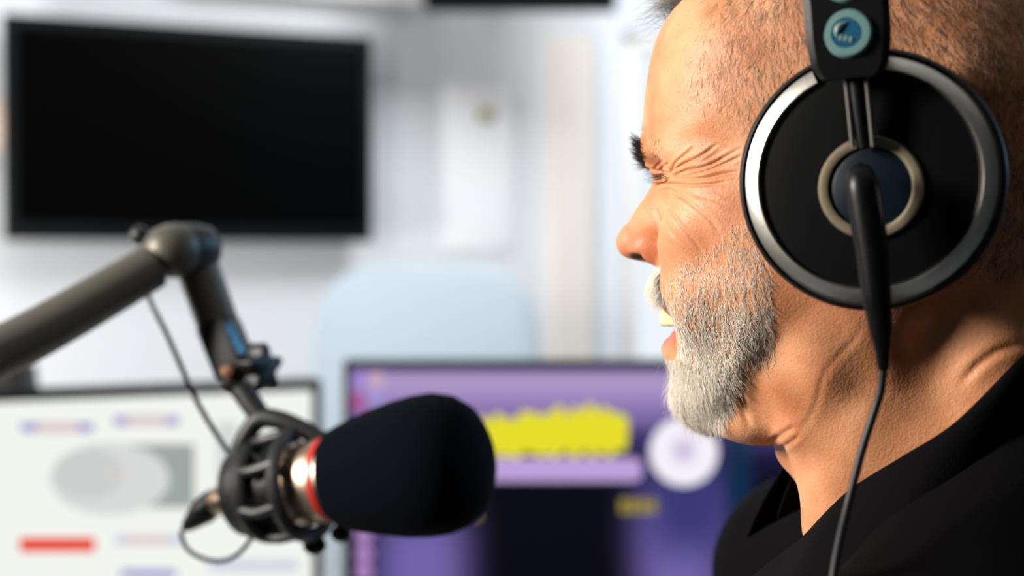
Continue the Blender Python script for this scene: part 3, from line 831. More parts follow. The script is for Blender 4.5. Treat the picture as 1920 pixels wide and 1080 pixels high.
def slider(sgn):
    # black slider body that carries the two round badges, following the side of the head upwards
    prof = [Vector((0.0090, sgn * 0.1125, 0.0385)), Vector((0.0100, sgn * 0.1135, 0.058)), Vector((0.0118, sgn * 0.1115, 0.078)), Vector((0.0130, sgn * 0.1035, 0.098))]
    b = MB(); ws = [0.0100, 0.0150, 0.0152, 0.0135]; th = 0.0045
    Q = catmull([tuple(p) for p in prof], 6, closed=False)
    n = len(Q); vs = []; fs = []
    for i in range(n):
        t = i / (n - 1); c = Vector(Q[i]); d = (Vector(Q[min(i + 1, n - 1)]) - Vector(Q[max(i - 1, 0)])).normalized()
        X = Vector((1, 0, 0)); X = (X - d * X.dot(d)).normalized(); N = X.cross(d) * (1 if sgn > 0 else -1)
        if N.y * sgn < 0: N = -N
        ww = float(np.interp(t, [0, 0.1, 0.25, 0.6, 1], [0.0098, 0.0135, 0.0150, 0.0152, 0.0135]))
        ring = [(-ww, -th), (-ww, th * .5), (-ww * .82, th), (ww * .82, th), (ww, th * .5), (ww, -th)]
        vs += [c + X * a + N * q for a, q in ring]
    for i in range(n - 1):
        for k in range(6): fs.append((i * 6 + k, i * 6 + (k + 1) % 6, (i + 1) * 6 + (k + 1) % 6, (i + 1) * 6 + k))
    fs.append(tuple(range(6))); fs.append(tuple((n - 1) * 6 + k for k in range(6)))
    b.add(vs, fs); sl = b.build('slider', M_black, hp, angle=30)
    # two steel rods down to the hub
    for du in (0.0, 0.0072):
        r = MB(); r.tube([(0.0118 - du, sgn * 0.1145, 0.050), (0.0100 - du, sgn * 0.1120, 0.034), (0.0080 - du, sgn * 0.1100, 0.014)], 0.00105, seg=14, smooth=5)
        r.build('steel_rod', M_rod, hp)
    r = MB(); r.tube([(0.0082, sgn * 0.1125, 0.046), (0.0063, sgn * 0.1105, 0.030), (0.0043, sgn * 0.1080, 0.014)], 0.0026, seg=14, smooth=5); r.build('rod_guide', M_black, hp)
    # badges
    for cu, cv, cw, nz in ((0.0100, 0.1183, 0.0540, 0.02), (0.0118, 0.1168, 0.0737, 0.16)):
        Mb = frame(Vector((cu, sgn * cv, cw)), x=Vector((1, 0, 0.25)), z=Vector((0.10, sgn * 1.0, nz)))
        q = MB(); q.lathe([(0.0089, -0.003), (0.0088, -0.0005), (0.0080, 0.0005), (0.0056, 0.0006), (0.0052, 0.0000), (0.0, 0.0000)], Mb, seg=56)
        bd_ = q.build('round_badge', M_teal, hp)
        q = MB(); q.lathe([(0.0052, 0.00005), (0.0050, 0.0004), (0.0, 0.0005)], Mb, seg=40); q.build('emblem_disc', M_tealdeep, bd_)
        q = MB()
        # pale emblem: a curved sweep over a small row of letters, too soft to read
        arc = [(0.0036 * math.cos(a), 0.0036 * math.sin(a), 0.0006) for a in np.linspace(R(-75), R(35), 8)]
        q.tube(arc, [0.0004 + 0.0009 * math.sin(math.pi * k / 7) for k in range(8)], seg=8, M=Mb)
        for k in range(3): q.box((0.0013, 0.0021, 0.0005), Mb @ Matrix.Translation((-0.0019 + 0.0018 * k, 0.0020, 0.0006)), bev=0.0002)
        q.build('emblem', M_teal, bd_)
slider(1); slider(-1)
hb = MB()
for du in (-0.008, 0.008):
    arc = [(0.013 + du, 0.1035 * math.cos(a), 0.096 + 0.062 * math.sin(a)) for a in np.linspace(0, math.pi, 24)]
    hb.tube(arc, 0.0022, seg=12)
hb.build('headband_bow', M_black, hp)
hb = MB()
Q = [(0.104 * math.cos(a) * 0.96, 0.088 + 0.054 * math.sin(a)) for a in np.linspace(R(18), R(162), 30)]
vs = []; fs = []
for (y_, z_) in Q: vs += [(-0.008, y_, z_), (0.04, y_, z_), (0.04, y_, z_ - 0.003), (-0.008, y_, z_ - 0.003)]
for i in range(len(Q) - 1):
    for k in range(4): fs.append((i * 4 + k, i * 4 + (k + 1) % 4, (i + 1) * 4 + (k + 1) % 4, (i + 1) * 4 + k))
hb.add(vs, fs); hb.build('headband_pad', M_leather, hp)
# plug with its strain relief, then the cable
pl = MB()
pp = [lh(1612, 322, 0.5135), lh(1613, 328, 0.5090), lh(1617, 350, 0.5070), lh(1626, 410, 0.5065), lh(1636, 480, 0.5060), lh(1643, 550, 0.5060), lh(1648, 590, 0.5065), lh(1652, 625, 0.507), lh(1655, 660, 0.508), lh(1656, 692, 0.509)]
pl.tube(pp, [0.0018, 0.0048, 0.0061, 0.0062, 0.0058, 0.0052, 0.0046, 0.0040, 0.0027, 0.0019], seg=28, smooth=4)
tag(pl.build('cable_plug', M_blackgloss, hp), 'black plug with tapered strain relief')
cb = MB()
cc = [lh(1656, 690, 0.509), lh(1652, 730, 0.510), lh(1640, 770, 0.511), lh(1620, 832, 0.510), lh(1603, 895, 0.508), lh(1588, 955, 0.505), lh(1574, 1015, 0.500), lh(1562, 1085, 0.494), lh(1552, 1200, 0.485), lh(1545, 1400, 0.480)]
cb.tube(cc, 0.00150, seg=16, smooth=6); cb.build('cable', M_rubber, hp)

# ------------------------------------------------------------------ the microphone with foam windscreen in its shock mount
mic = empty('microphone', at(640, 896, 0.82), label='silver studio microphone with red ring and big dark foam windscreen, held in a shock mount', cat='microphone')
A = at(640, 896, 0.82); Bp = at(913, 856, 0.781)
ax = (Bp - A).normalized()
MM = frame(A, x=Vector((0, 0, 1)), z=ax)              # world matrix of the mic; z towards the mouth
MMl = Matrix.Translation(-A) @ MM                     # the same, relative to the empty
b = MB(); b.lathe([(0.0, -0.002), (0.0250, -0.002), (0.0288, 0.000), (0.0310, 0.006), (0.0332, 0.014), (0.0363, 0.028), (0.0388, 0.042), (0.0400, 0.055), (0.0398, 0.066), (0.0370, 0.076), (0.0318, 0.0835), (0.0235, 0.0890), (0.012, 0.0918), (0.0, 0.0925)], MMl, seg=80)
fo = b.build('foam_windscreen', M_foam, mic)
b = MB(); b.lathe([(0.0, -0.072), (0.0165, -0.072), (0.0190, -0.069), (0.0215, -0.060), (0.0238, -0.052), (0.0242, -0.030), (0.0242, 0.002)], MMl, seg=72); b.build('mic_body', M_nickel, mic)
b = MB(); b.lathe([(0.0242, -0.0088), (0.0250, -0.0085), (0.0250, -0.0045), (0.0242, -0.0042)], MMl, seg=72); tag(b.build('red_ring', M_red, mic), 'thin red ring round the silver body')
b = MB(); b.lathe([(0.0, -0.093), (0.0072, -0.093), (0.0086, -0.091), (0.0088, -0.074), (0.0080, -0.070)], MMl @ Matrix.Translation((-0.003, 0, 0)), seg=32); b.build('connector', M_nickel, mic)

# shock mount cage
sm_ = empty('shock_mount', A, label='black ring shaped shock mount gripping the microphone below the arm', cat='microphone mount')
def tor(R0, z, r, n=10, sq=1.0): return [(R0 + r * math.cos(t), z + r * sq * math.sin(t)) for t in np.linspace(0, 2 * math.pi, n + 1)]
b = MB(); b.lathe(tor(0.0315, -0.026, 0.0032, sq=1.5), MMl, seg=72); b.build('front_ring', M_graphite, sm_)
b = MB(); b.lathe(tor(0.0292, -0.052, 0.0032, sq=1.5), MMl, seg=72); b.build('rear_ring', M_graphite, sm_)
b = MB(); b.lathe([(0.0245, -0.046), (0.0290, -0.048), (0.0290, -0.058), (0.0260, -0.069), (0.0190, -0.0745), (0.0170, -0.0745), (0.0165, -0.070)], MMl, seg=72); b.build('rear_cup', M_graphite, sm_)
b = MB(); b.lathe([(0.0244, -0.043), (0.0262, -0.043), (0.0262, -0.030), (0.0244, -0.030)], MMl, seg=64); b.build('inner_clamp', M_black, sm_)
for k in range(8):
    a = 2 * math.pi * (k + 0.35) / 8
    b = MB()
    b.tube([(0.0315 * math.cos(a), 0.0315 * math.sin(a), -0.026), (0.0312 * math.cos(a + .08), 0.0312 * math.sin(a + .08), -0.041), (0.0292 * math.cos(a), 0.0292 * math.sin(a), -0.052)], 0.0034, seg=10, smooth=4, M=MMl)
    b.build('cage_bar', M_graphite, sm_)
b = MB()
for k in range(12):
    a = 2 * math.pi * k / 12; a2 = a + math.pi / 12
    b.tube([(0.0315 * math.cos(a), 0.0315 * math.sin(a), -0.026), (0.0262 * math.cos(a2), 0.0262 * math.sin(a2), -0.040)], 0.0011, seg=8, M=MMl)
    b.tube([(0.0262 * math.cos(a2), 0.0262 * math.sin(a2), -0.040), (0.0292 * math.cos(a), 0.0292 * math.sin(a), -0.052)], 0.0011, seg=8, M=MMl)
b.build('elastic_cord', M_black, sm_)
def rel(px, py, Y, o=A): return at(px, py, Y) - o
# yoke: a loop over the ring up to the swivel
b = MB(); b.tube([rel(425, 905, .838), rel(442, 858, .838), rel(462, 815, .838), rel(488, 786, .838), rel(525, 788, .835), rel(570, 806, .832), rel(612, 830, .830), rel(655, 842, .828)], [.0045, .0052, .0055, .006, .0058, .0055, .0058, .0050], seg=14, smooth=5)
b.tube([rel(460, 850, .838), rel(500, 862, .836), rel(560, 858, .834), rel(600, 838, .832)], [.005, .004, .004, .005], seg=12, smooth=4)
b.build('yoke', M_graphite, sm_)
for px_, py_, rr in ((620, 828, .0078), (470, 860, .0072), (640, 1000, .0065), (480, 995, .0065), (590, 1022, .0070)):
    b = MB(); b.sphere(rr, Matrix.Translation(rel(px_, py_, .832)), u=20, v=12, sc=(1, .8, .85)); b.build('hook_knob', M_black, sm_)
b = MB(); b.tube([rel(498, 792, .838), rel(475, 762, .842), rel(452, 728, .846)], [.0058, .0068, .0072], seg=16, smooth=4); b.build('stem', M_graphite, sm_)

# ------------------------------------------------------------------ broadcast arm
PLZ = at(643, 676, 1.80).z - 0.44        # height of the desk top
J = at(320, 470, 0.88)
arm = empty('boom_arm', J, label='grey tubular boom arm coming in from the left, bent down over the microphone', cat='boom arm')
def ra(px, py, Y): return at(px, py, Y) - J
b = MB(); b.tube([ra(-230, 760, .76), ra(40, 640, .815), ra(285, 500, .865)], [.0150, .0148, .0140], seg=40, smooth=6); b.build('upper_tube', M_arm, arm)
dj = (ra(395, 462, .90) - ra(300, 472, .868))
Mj = frame(ra(318, 471, .872), x=Vector((0, 0, 1)), z=dj)
b = MB(); b.lathe([(0.0, -0.0165), (0.006, -0.0155), (0.0115, -0.0120), (0.0152, -0.0065), (0.0168, 0.0), (0.0168, 0.006), (0.0160, 0.010)], Mj, seg=56)
b.sphere(0.0163, Mj, u=40, v=24); tag(b.build('elbow_ball', M_arm, arm), 'rounded grey elbow joint')
b = MB(); b.lathe([(0.0, 0.006), (0.0155, 0.006), (0.0162, 0.012), (0.0155, 0.022), (0.0135, 0.030), (0.008, 0.035), (0.0, 0.036)], Mj, seg=48); b.build('elbow_cap', M_graphite, arm)
b = MB(); b.sphere(0.0062, Matrix.Translation(ra(262, 441, .88)), u=24, v=14); b.build('cable_clip', M_graphite, arm)
P0, P1, P2 = ra(366, 490, .893), ra(408, 606, .883), ra(446, 700, .870)
b = MB(); b.tube([P0, P1], [.0135, .0130], seg=36); b.build('lower_tube', M_arm, arm)
b = MB()
dl = (P2 - P1); Ml = frame((P1 + P2) / 2, x=Vector((1, -0.35, 0)), z=dl)
b.box((0.0235, 0.0225, dl.length + 0.004), Ml, bev=0.0045, seg=3); sb_ = b.build('end_socket', M_graphite, arm)
M_bluemark = mat('blue_print', lin('#3d8fc4'), 0.5, var=0.1)
b = MB()
for k in range(5):
    c_ = ra(427 + 5.6 * k, 612 + 11.5 * k, .868 - 0.002 * k)
    b.box((0.0044 + 0.0012 * (k % 2), 0.0006, 0.0030), Matrix.Translation(c_ + Vector((0.001, 0.0, 0))) @ Matrix.Rotation(R(18), 4, 'Y'), bev=0.0002)
mk = b.build('printed_mark', M_bluemark, arm); tag(mk, 'small blue lettering')
b = MB(); b.lathe([(0, 0.0), (0.0042, 0.0), (0.0042, 0.003), (0.003, 0.0042), (0, 0.0045)], frame(ra(428, 697, .856), x=Vector((1, 0, 0)), z=Vector((-0.2, -1, 0))), seg=24); tag(b.build('screw', mat('copper_screw', lin('#b98a6c'), 0.35, 0.9), arm), 'copper coloured screw')
# star knob
Mk = frame(ra(486, 692, .862), x=Vector((0, 0, 1)), z=Vector((0.9, -0.5, 0.05)))
b = MB(); out = []
for k in range(60):
    a = 2 * math.pi * k / 60; rr = 0.0125 + 0.0035 * math.cos(5 * a); out.append((rr * math.cos(a), rr * math.sin(a)))
b.prism(out, 0.013, Mk, bev=0.0012)
b.tube([(0, 0, -0.020), (0, 0, 0.004)], 0.006, seg=20, M=Mk); b.build('star_knob', M_black, arm)
b = MB(); b.box((0.018, 0.016, 0.020), Matrix.Translation(ra(448, 712, .866)) @ Matrix.Rotation(R(25), 4, 'Y'), bev=0.004, seg=3); b.build('swivel', M_graphite, arm)

# lower arm and its clamp on the desk edge, outside the frame
E0 = ra(-230, 760, .76); E1 = Vector((-0.56, 1.02, 0)) - J; 
zdk = PLZ - J.z
b = MB(); b.tube([E0, Vector((E1.x, E1.y, zdk + 0.10))], [.0150, .0150], seg=32); b.sphere(0.021, Matrix.Translation(E0), u=32, v=20); b.build('lower_arm', M_arm, arm)
b = MB(); b.tube([Vector((E1.x, E1.y, zdk + 0.004)), Vector((E1.x, E1.y, zdk + 0.12))], 0.019, seg=32)
b.box((0.07, 0.09, 0.008), Matrix.Translation(Vector((E1.x, E1.y, zdk + 0.004))), bev=0.002); b.build('desk_clamp', M_graphite, arm)

# cables
b = MB(); b.tube([at(268, 530, .885), at(285, 572, .88), at(315, 632, .872), at(345, 700, .865), at(372, 758, .858), at(408, 818, .852), at(440, 862, .845), at(468, 880, .842)], 0.00165, seg=12, smooth=6)
tag(b.build('thin_cable', M_rubber), 'thin dark cable hanging from the boom arm down to the shock mount', 'cable')
b = MB(); c0 = MM @ Vector((-0.003, 0, -0.092)); c1 = at(346, 990, .862)
b.tube([c0, c0.lerp(c1, .35), c0.lerp(c1, .8), c1], [.0082, .0086, .0050, .0026], seg=20, smooth=4)
b.tube([c1, at(340, 1003, .864), at(352, 1030, .862), at(380, 1047, .858), at(415, 1052, .852), at(445, 1040, .848), at(470, 1012, .845)], 0.0014, seg=12, smooth=6)
tag(b.build('microphone_cable', M_rubber), 'black plug and looped cable leaving the rear end of the microphone', 'cable')

# ------------------------------------------------------------------ screens on the desk
def panel_frame(P0, P1, top_drop=0):
    """origin at the top left front corner; x right along the panel, y up, z towards the viewer"""
    x = (P1 - P0); x.z = 0; x.normalize(); return frame(P0, x=x, z=x.cross(Vector((0, 0, 1))) if x.cross(Vector((0, 0, 1))).y < 0 else -x.cross(Vector((0, 0, 1))))
def on_panel(M, px, py):
    """where the pixel's ray meets the panel, in the panel's own x (right) and y (up)"""
    Mi = M.inverted(); o = Mi @ CAM; d = (Mi @ at(px, py, 1.0)) - o; t = -o.z / d.z; q = o + d * t; return q.x, q.y
def emit(name, c, s=1.0): return mat(name, (0.003, 0.003, 0.003, 1), 0.9, emit=lin(c), es=s, spec=0.0)

def flat(M, pts, z, name, m, parent):
    """a flat patch of screen picture with a round or polygonal outline, in panel coordinates"""
    b = MB(); b.prism(pts, 0.0003, M @ Matrix.Translation((0, 0, z))); return b.build(name, m, parent, smooth=False)
def rrect(M, x0, y0, x1, y1, r=0.3):
    a = on_panel(M, x0, y0); b_ = on_panel(M, x1, y0); c = on_panel(M, x1, y1); d = on_panel(M, x0, y1)
    P = [a, b_, c, d]; out = []
    for i in range(4):
        p, q, n_ = Vector(P[i]), Vector(P[i - 1]), Vector(P[(i + 1) % 4])
        k = r * min((q - p).length, (n_ - p).length)
        e1 = p + (q - p).normalized() * k; e2 = p + (n_ - p).normalized() * k
        for t in (0, .25, .5, .75, 1): out.append(tuple(e1.lerp(p, t).lerp(p.lerp(e2, t), t)))
    return out
def blob(M, cx, cy, rx, ry, n=36, ph=0.0, amp=0.0, k=5):
    out = []
    for i in range(n):
        a = 2 * math.pi * i / n; f = 1 + amp * math.cos(k * a + ph); out.append(on_panel(M, cx + rx * f * math.cos(a), cy + ry * f * math.sin(a)))
    return out

def monitor(name, M, Wd, Ht, label, screen_m, bez=0.010):
    e = empty(name, M @ Vector((Wd / 2, -Ht - 0.10, -0.06)), label=label, cat='monitor', group=None)
    L = Matrix.Translation(-e.location) @ M
    b = MB(); b.box((Wd, Ht, 0.028), L @ Matrix.Translation((Wd / 2, -Ht / 2, -0.0145)), bev=0.003); b.build('housing', M_bezel, e)
    b = MB(); b.box((Wd - 2 * bez, Ht - 2.6 * bez, 0.001), L @ Matrix.Translation((Wd / 2, -Ht / 2 + 0.3 * bez, 0.0))); sc_ = b.build('screen', screen_m, e, smooth=False)
    b = MB(); b.box((0.05, 0.22, 0.02), L @ Matrix.Translation((Wd / 2, -Ht + 0.02, -0.045)), bev=0.004); b.build('stand_neck', M_bezel, e)
    zb = e.location.z
    b = MB(); b.box((0.24, 0.18, 0.014), Matrix.Translation((0, 0, 0.007)) @ Matrix.Rotation(math.atan2(M[1][0], M[0][0]), 4, 'Z'), bev=0.005); b.build('stand_base', M_bezel, e)
    return e, L, sc_

# left monitor, turned towards the speaker
PL0, PL1 = at(0, 735, 1.55), at(604, 711, 1.70)
dx = (PL1 - PL0); dx.z = 0; dx.normalize()
MLm = panel_frame(PL1 - dx * 0.53, PL1)
M_ui = emit('screen_white_window', '#f4f6f0', 0.99)
eL, LL, scL = monitor('monitor', MLm, 0.53, 0.32, 'monitor showing a bright white window with a round grey dial and a red bar', M_ui, bez=0.0125)
eL.location.z = eL.location.z
def uiL(n_, pts, z, m): 
    return flat(Matrix.Translation(-eL.location) @ MLm, pts, z, n_, m, scL)
M_uig = emit('screen_grey', '#a5b0ad', 0.9); M_uil = emit('screen_light_grey', '#dcdfdd', 0.95); M_uip = emit('screen_lilac', '#a9a2d6', 0.95); M_uipk = emit('screen_pink', '#e8cfcb', 0.95)
M_uir = emit('screen_red', '#ee3a22', 0.95); M_uid = emit('screen_pale_blue', '#d0d2e6', 0.95)
uiL('picture_panel', rrect(MLm, 205, 832, 364, 952, .03), .0009, M_uig)
uiL('dial', blob(MLm, 205, 898, 112, 68, n=48), .0013, M_uil)
uiL('dial_face', blob(MLm, 165, 888, 66, 48, n=40), .0017, emit('screen_dial_grey', '#cfd4d3', .95))
uiL('dial_needle', rrect(MLm, 196, 884, 240, 890, .4), .0021, M_uipk)
for x0, x1, y, m_ in ((38, 176, 801, M_uip), (212, 336, 789, M_uip), (215, 340, 1012, M_uid), (225, 330, 1076, M_uip), (390, 560, 1060, M_uid)):
    f_ = uiL('text_bar', rrect(MLm, x0, y - 9, x1, y + 9, .3), .0009, m_)
for x0, x1, y in ((70, 146, 801), (238, 312, 789), (238, 312, 1012)):
    uiL('text_middle', rrect(MLm, x0, y - 7, x1, y + 7, .3), .0013, M_uipk)
uiL('red_bar', rrect(MLm, 36, 1008, 178, 1034, .2), .0013, M_uir)
uiL('side_strip', rrect(MLm, 405, 790, 445, 900, .1), .0009, M_uil)

# right monitor, facing the camera
PR0, PR1 = at(643, 676, 1.80), at(1500, 676, 1.80)
MRm = panel_frame(PR0, PR1)
def purple_screen():
    t = NT('screen_purple_picture'); b = t.b
    b.inputs['Base Color'].default_value = (0.003, 0.003, 0.004, 1); b.inputs['Roughness'].default_value = 0.9; b.inputs['Specular IOR Level'].default_value = 0.0
    tc = t.n('ShaderNodeTexCoord'); sp = t.n('ShaderNodeSeparateXYZ'); t.l(tc.outputs['Object'], sp.inputs[0])
    return t, sp
eR_loc = MRm @ Vector((0.289, -0.44, -0.06))
t_, sp_ = purple_screen()
_, ytop = on_panel(MRm, 900, 690); _, ybot = on_panel(MRm, 900, 1080)
ztop = (MRm @ Vector((0, ytop, 0))).z - eR_loc.z; zbot = (MRm @ Vector((0, ybot, 0))).z - eR_loc.z
mr = t_.n('ShaderNodeMapRange'); mr.inputs['From Min'].default_value = ztop; mr.inputs['From Max'].default_value = zbot
t_.l(sp_.outputs['Z'], mr.inputs['Value'])
cr = t_.n('ShaderNodeValToRGB'); t_.l(mr.outputs['Result'], cr.inputs['Fac']); cr.color_ramp.interpolation = 'EASE'
E = cr.color_ramp.elements; E[0].position = 0.0; E[0].color = lin('#8a76ae'); E[1].position = 0.07; E[1].color = lin('#b59fcd')
for p_, c_ in ((0.12, '#a78fc6'), (0.22, '#8672ae'), (0.34, '#3c3366'), (0.46, '#131232'), (0.60, '#05060f'), (1.0, '#04040c')):
    e_ = E.new(p_); e_.color = lin(c_)
acc = cr.outputs['Color']
def glow(pxc, pyc, sx, sy, col, acc):
    X, Yy = on_panel(MRm, pxc, pyc); wx = (MRm @ Vector((X, Yy, 0)))
    k = 1.8 / FPX
    def term(out, c, s_):
        a = t_.n('ShaderNodeMath', operation='SUBTRACT'); t_.l(out, a.inputs[0]); a.inputs[1].default_value = c
        d = t_.n('ShaderNodeMath', operation='DIVIDE'); t_.l(a.outputs[0], d.inputs[0]); d.inputs[1].default_value = s_
        q = t_.n('ShaderNodeMath', operation='POWER'); ab = t_.n('ShaderNodeMath', operation='ABSOLUTE'); t_.l(d.outputs[0], ab.inputs[0]); t_.l(ab.outputs[0], q.inputs[0]); q.inputs[1].default_value = 3.0
        return q.outputs[0]
    s1 = t_.n('ShaderNodeMath', operation='ADD'); t_.l(term(sp_.outputs['X'], wx.x - eR_loc.x, sx * k), s1.inputs[0]); t_.l(term(sp_.outputs['Z'], wx.z - eR_loc.z, sy * k), s1.inputs[1])
    ng = t_.n('ShaderNodeMath', operation='MULTIPLY'); t_.l(s1.outputs[0], ng.inputs[0]); ng.inputs[1].default_value = -1
    ex = t_.n('ShaderNodeMath', operation='EXPONENT'); t_.l(ng.outputs[0], ex.inputs[0])
    m = t_.n('ShaderNodeMix', data_type='RGBA'); t_.l(ex.outputs[0], m.inputs[0]); t_.l(acc, m.inputs[6]); m.inputs[7].default_value = lin(col); return m.outputs[2]
acc = glow(790, 1060, 86, 110, '#7566ae', acc)
acc = glow(1275, 1030, 80, 120, '#7f6eb8', acc)
acc = glow(1290, 950, 90, 110, '#3b3a78', acc)
acc = glow(1385, 910, 22, 70, '#0c2c4c', acc)
acc = glow(1385, 800, 25, 60, '#16324c', acc)
t_.l(acc, t_.b.inputs['Emission Color']); t_.b.inputs['Emission Strength'].default_value = 0.95
eR, LR, scR = monitor('monitor', MRm, 0.578, 0.34, 'monitor showing a purple picture with a yellow word and a white disc', t_.m, bez=0.0105)
MRl = Matrix.Translation(-eR.location) @ MRm
def uiR(n_, pts, z, m): return flat(MRl, pts, z, n_, m, scR)
M_y = emit('screen_yellow', '#ece22c', 0.95); M_y2 = emit('screen_dull_yellow', '#a8963c', 0.8); M_lil = emit('screen_light_lilac', '#c2a6e0', 0.95); M_w = emit('screen_white', '#f6f0fb', 1.0)
M_blk = emit('screen_black', '#02020a', 0.2); M_pk = emit('screen_orchid', '#b48ac8', 0.9); M_pch = emit('screen_peach', '#d6b3c4', 0.9); M_ros = emit('screen_rose', '#b1609c', 0.9); M_lav = emit('screen_lavender', '#a48ad8', 0.95)
# the yellow word: nine fat letters that touch one another
letters = [(905, 818, 24, 34), (936, 812, 22, 36), (962, 818, 22, 34), (990, 806, 23, 38), (1018, 812, 20, 38), (1045, 806, 22, 44), (1078, 808, 24, 42), (1108, 803, 24, 44), (1138, 806, 22, 42), (1160, 806, 19, 34)]
for k, (cx, cy, rx, ry) in enumerate(letters):
    uiR('yellow_letter', blob(MRm, cx, cy + 4, rx, ry + 4, amp=0.09, ph=k, k=4), .0012 + 0.00035 * (k % 2), M_y)
uiR('word_shadow', rrect(MRm, 965, 845, 1022, 862, .3), .0009, M_blk)
uiR('lilac_strip', rrect(MRm, 860, 858, 1204, 902, .45), .0022, M_lil)
uiR('white_disc', blob(MRm, 1282, 847, 64, 64, n=56), .0012, M_w)
uiR('disc_mark', rrect(MRm, 1262, 824, 1302, 866, .1), .0016, emit('screen_pale_lilac', '#d9cce8', .95))
for k in range(4): uiR('dull_yellow_letter', rrect(MRm, 1162 + 18 * k, 935, 1177 + 18 * k, 963, .3), .0009, M_y2)
uiR('dull_yellow_letter', rrect(MRm, 872, 960, 900, 974, .3), .0009, M_y2)
for cx, cy, rr, m_ in ((705, 712, 15, M_pch), (676, 712, 16, M_lav), (702, 744, 18, emit('screen_lilac_blue', '#a29ad8', .95)), (674, 752, 18, M_ros), (682, 1003, 17, M_pk), (682, 1038, 17, M_pk), (682, 1072, 17, M_pk)):
    uiR('icon', blob(MRm, cx, cy, rr, rr, n=24), .0012, m_)

# desk below the picture, carries both monitors and the screen stands
zd = min(eL.location.z, eR.location.z)
dk = empty('desk', (-0.15, 1.55, 0), label='pale studio desk under the two monitors', cat='desk')
eL.location.z = eL.location.z; 
b = MB(); b.box((1.7, 1.15, 0.03), Matrix.Translation((0, 0, zd - 0.016)), bev=0.003); b.build('desk_top', M_desk, dk)
for sx in (-0.8, 0.8):
    for sy in (-0.52, 0.52):
        b = MB(); b.box((0.05, 0.05, zd - 0.031), Matrix.Translation((sx, sy, (zd - 0.031) / 2))); b.build('leg', M_black, dk)

# small black box standing behind the left monitor, its corner shows over the bezel
PB = at(-20, 712, 1.72)
bb = MB(); bb.prism([(-0.06, -0.10), (0.060, -0.10), (0.048, 0.018), (-0.06, 0.018)], 0.06, Matrix.Translation(PB) @ Matrix.Rotation(R(90), 4, 'X') , bev=0.003)
# its stem down to the desk top
bb.tube([(PB.x - 0.03, PB.y, PB.z - 0.09), (PB.x - 0.03, PB.y, zd)], 0.008, seg=16)
tag(bb.build('desk_device', M_black), 'small black sloping device on a stem whose corner shows above the left monitor', 'device')

# ------------------------------------------------------------------ far wall with the television
T0, T1 = at(5, 23, 3.10), at(699, 68, 3.44)
tx = T1 - T0; tx.z = 0; TW = tx.length; tx.normalize()
TV = frame(T0, x=tx, z=tx.cross(Vector((0, 0, 1))))
if (TV.to_3x3() @ Vector((0, 0, 1))).y > 0: TV = frame(T0, x=tx, z=-tx.cross(Vector((0, 0, 1))))
TH = TW * 0.588
tv = empty('television', T0 + tx * TW / 2, label='large black flat television, switched off, mounted on the far wall', cat='television')
TL = Matrix.Translation(-tv.location) @ TV
b = MB(); b.box((TW, TH, 0.045), TL @ Matrix.Translation((TW / 2, -TH / 2, -0.0225)), bev=0.006, seg=3); b.build('housing', M_bezel, tv)
b = MB(); b.box((TW - 0.05, TH - 0.065, 0.001), TL @ Matrix.Translation((TW / 2, -TH / 2 + 0.006, 0.0004))); b.build('screen', M_tv, tv, smooth=False)
b = MB(); b.box((0.30, 0.22, 0.071), TL @ Matrix.Translation((TW / 2, -TH / 2, -0.080))); b.build('wall_bracket', M_black, tv)

def wall(name, P, Q, z0, z1, m, th=0.10, away=None):
    """a wall slab between two floor points, its face on the P-Q line and its body behind it"""
    P = Vector((P[0], P[1], 0)); Q = Vector((Q[0], Q[1], 0)); d = (Q - P).normalized(); n_ = Vector((d.y, -d.x, 0))
    if n_.dot(Vector(away) - P) > 0: n_ = -n_
    b = MB(); c = (P + Q) / 2 + n_ * th / 2; c.z = (z0 + z1) / 2
    b.box(((Q - P).length, th, z1 - z0), Matrix.Translation(c) @ Matrix.Rotation(math.atan2(d.y, d.x), 4, 'Z'))
    return tag(b.build(name, m, smooth=False), kind='structure')
room_c = (0, 1.5, 0)
nrm = -(TV.to_3x3() @ Vector((0, 0, 1)))
W0 = T0 + nrm * 0.116
def onwall(px, off=0.0):
    """floor point where the pixel's ray meets the television wall, off metres in front of it"""
    k = (px - 960) / FPX; P = W0 - nrm * off
    t = (k * P.y - P.x) / (tx.x - k * tx.y); return P + tx * t
Wl = W0 - tx * 1.9; Wr = onwall(1112)
H = 2.75
wall('wall_back', Wl, Wr, 0, H, M_wall, away=room_c)
# window wall to the right of the corner
c1 = Vector((Wr.x, Wr.y, 0)); c2 = c1 + Vector((2.6, -0.25, 0)); d12 = (c2 - c1).normalized()
def wx(px):
    k = (px - 960) / FPX; t = (k * c1.y - c1.x) / (d12.x - k * d12.y); return c1 + d12 * t
wa, wb = wx(1166), wx(1410)
wall('wall_window', c1, wa, 0, H, M_wallblue, away=room_c)
wall('wall_window', wb, c2, 0, H, M_wallblue, away=room_c)
wall('wall_window', wa, wb, 0, 0.85, M_wallblue, away=room_c)
wall('wall_window', wa, wb, 1.80, H, M_wallblue, away=room_c)
we = empty('window_1', (wa + wb) / 2); tag(we, kind='structure')
Lw = (wb - wa).length; Mw = Matrix.Rotation(math.atan2(d12.y, d12.x), 4, 'Z')
b = MB()
for (cx, cz, sx, sz) in ((-Lw / 2 + .02, 1.325, .04, .95), (Lw / 2 - .02, 1.325, .04, .95), (0, .87, Lw, .04), (0, 1.78, Lw, .04)):
    b.box((sx, 0.06, sz), Mw @ Matrix.Translation((cx, 0.045, cz)), bev=0.004)
tag(b.build('window_frame', M_white, we), kind='structure')
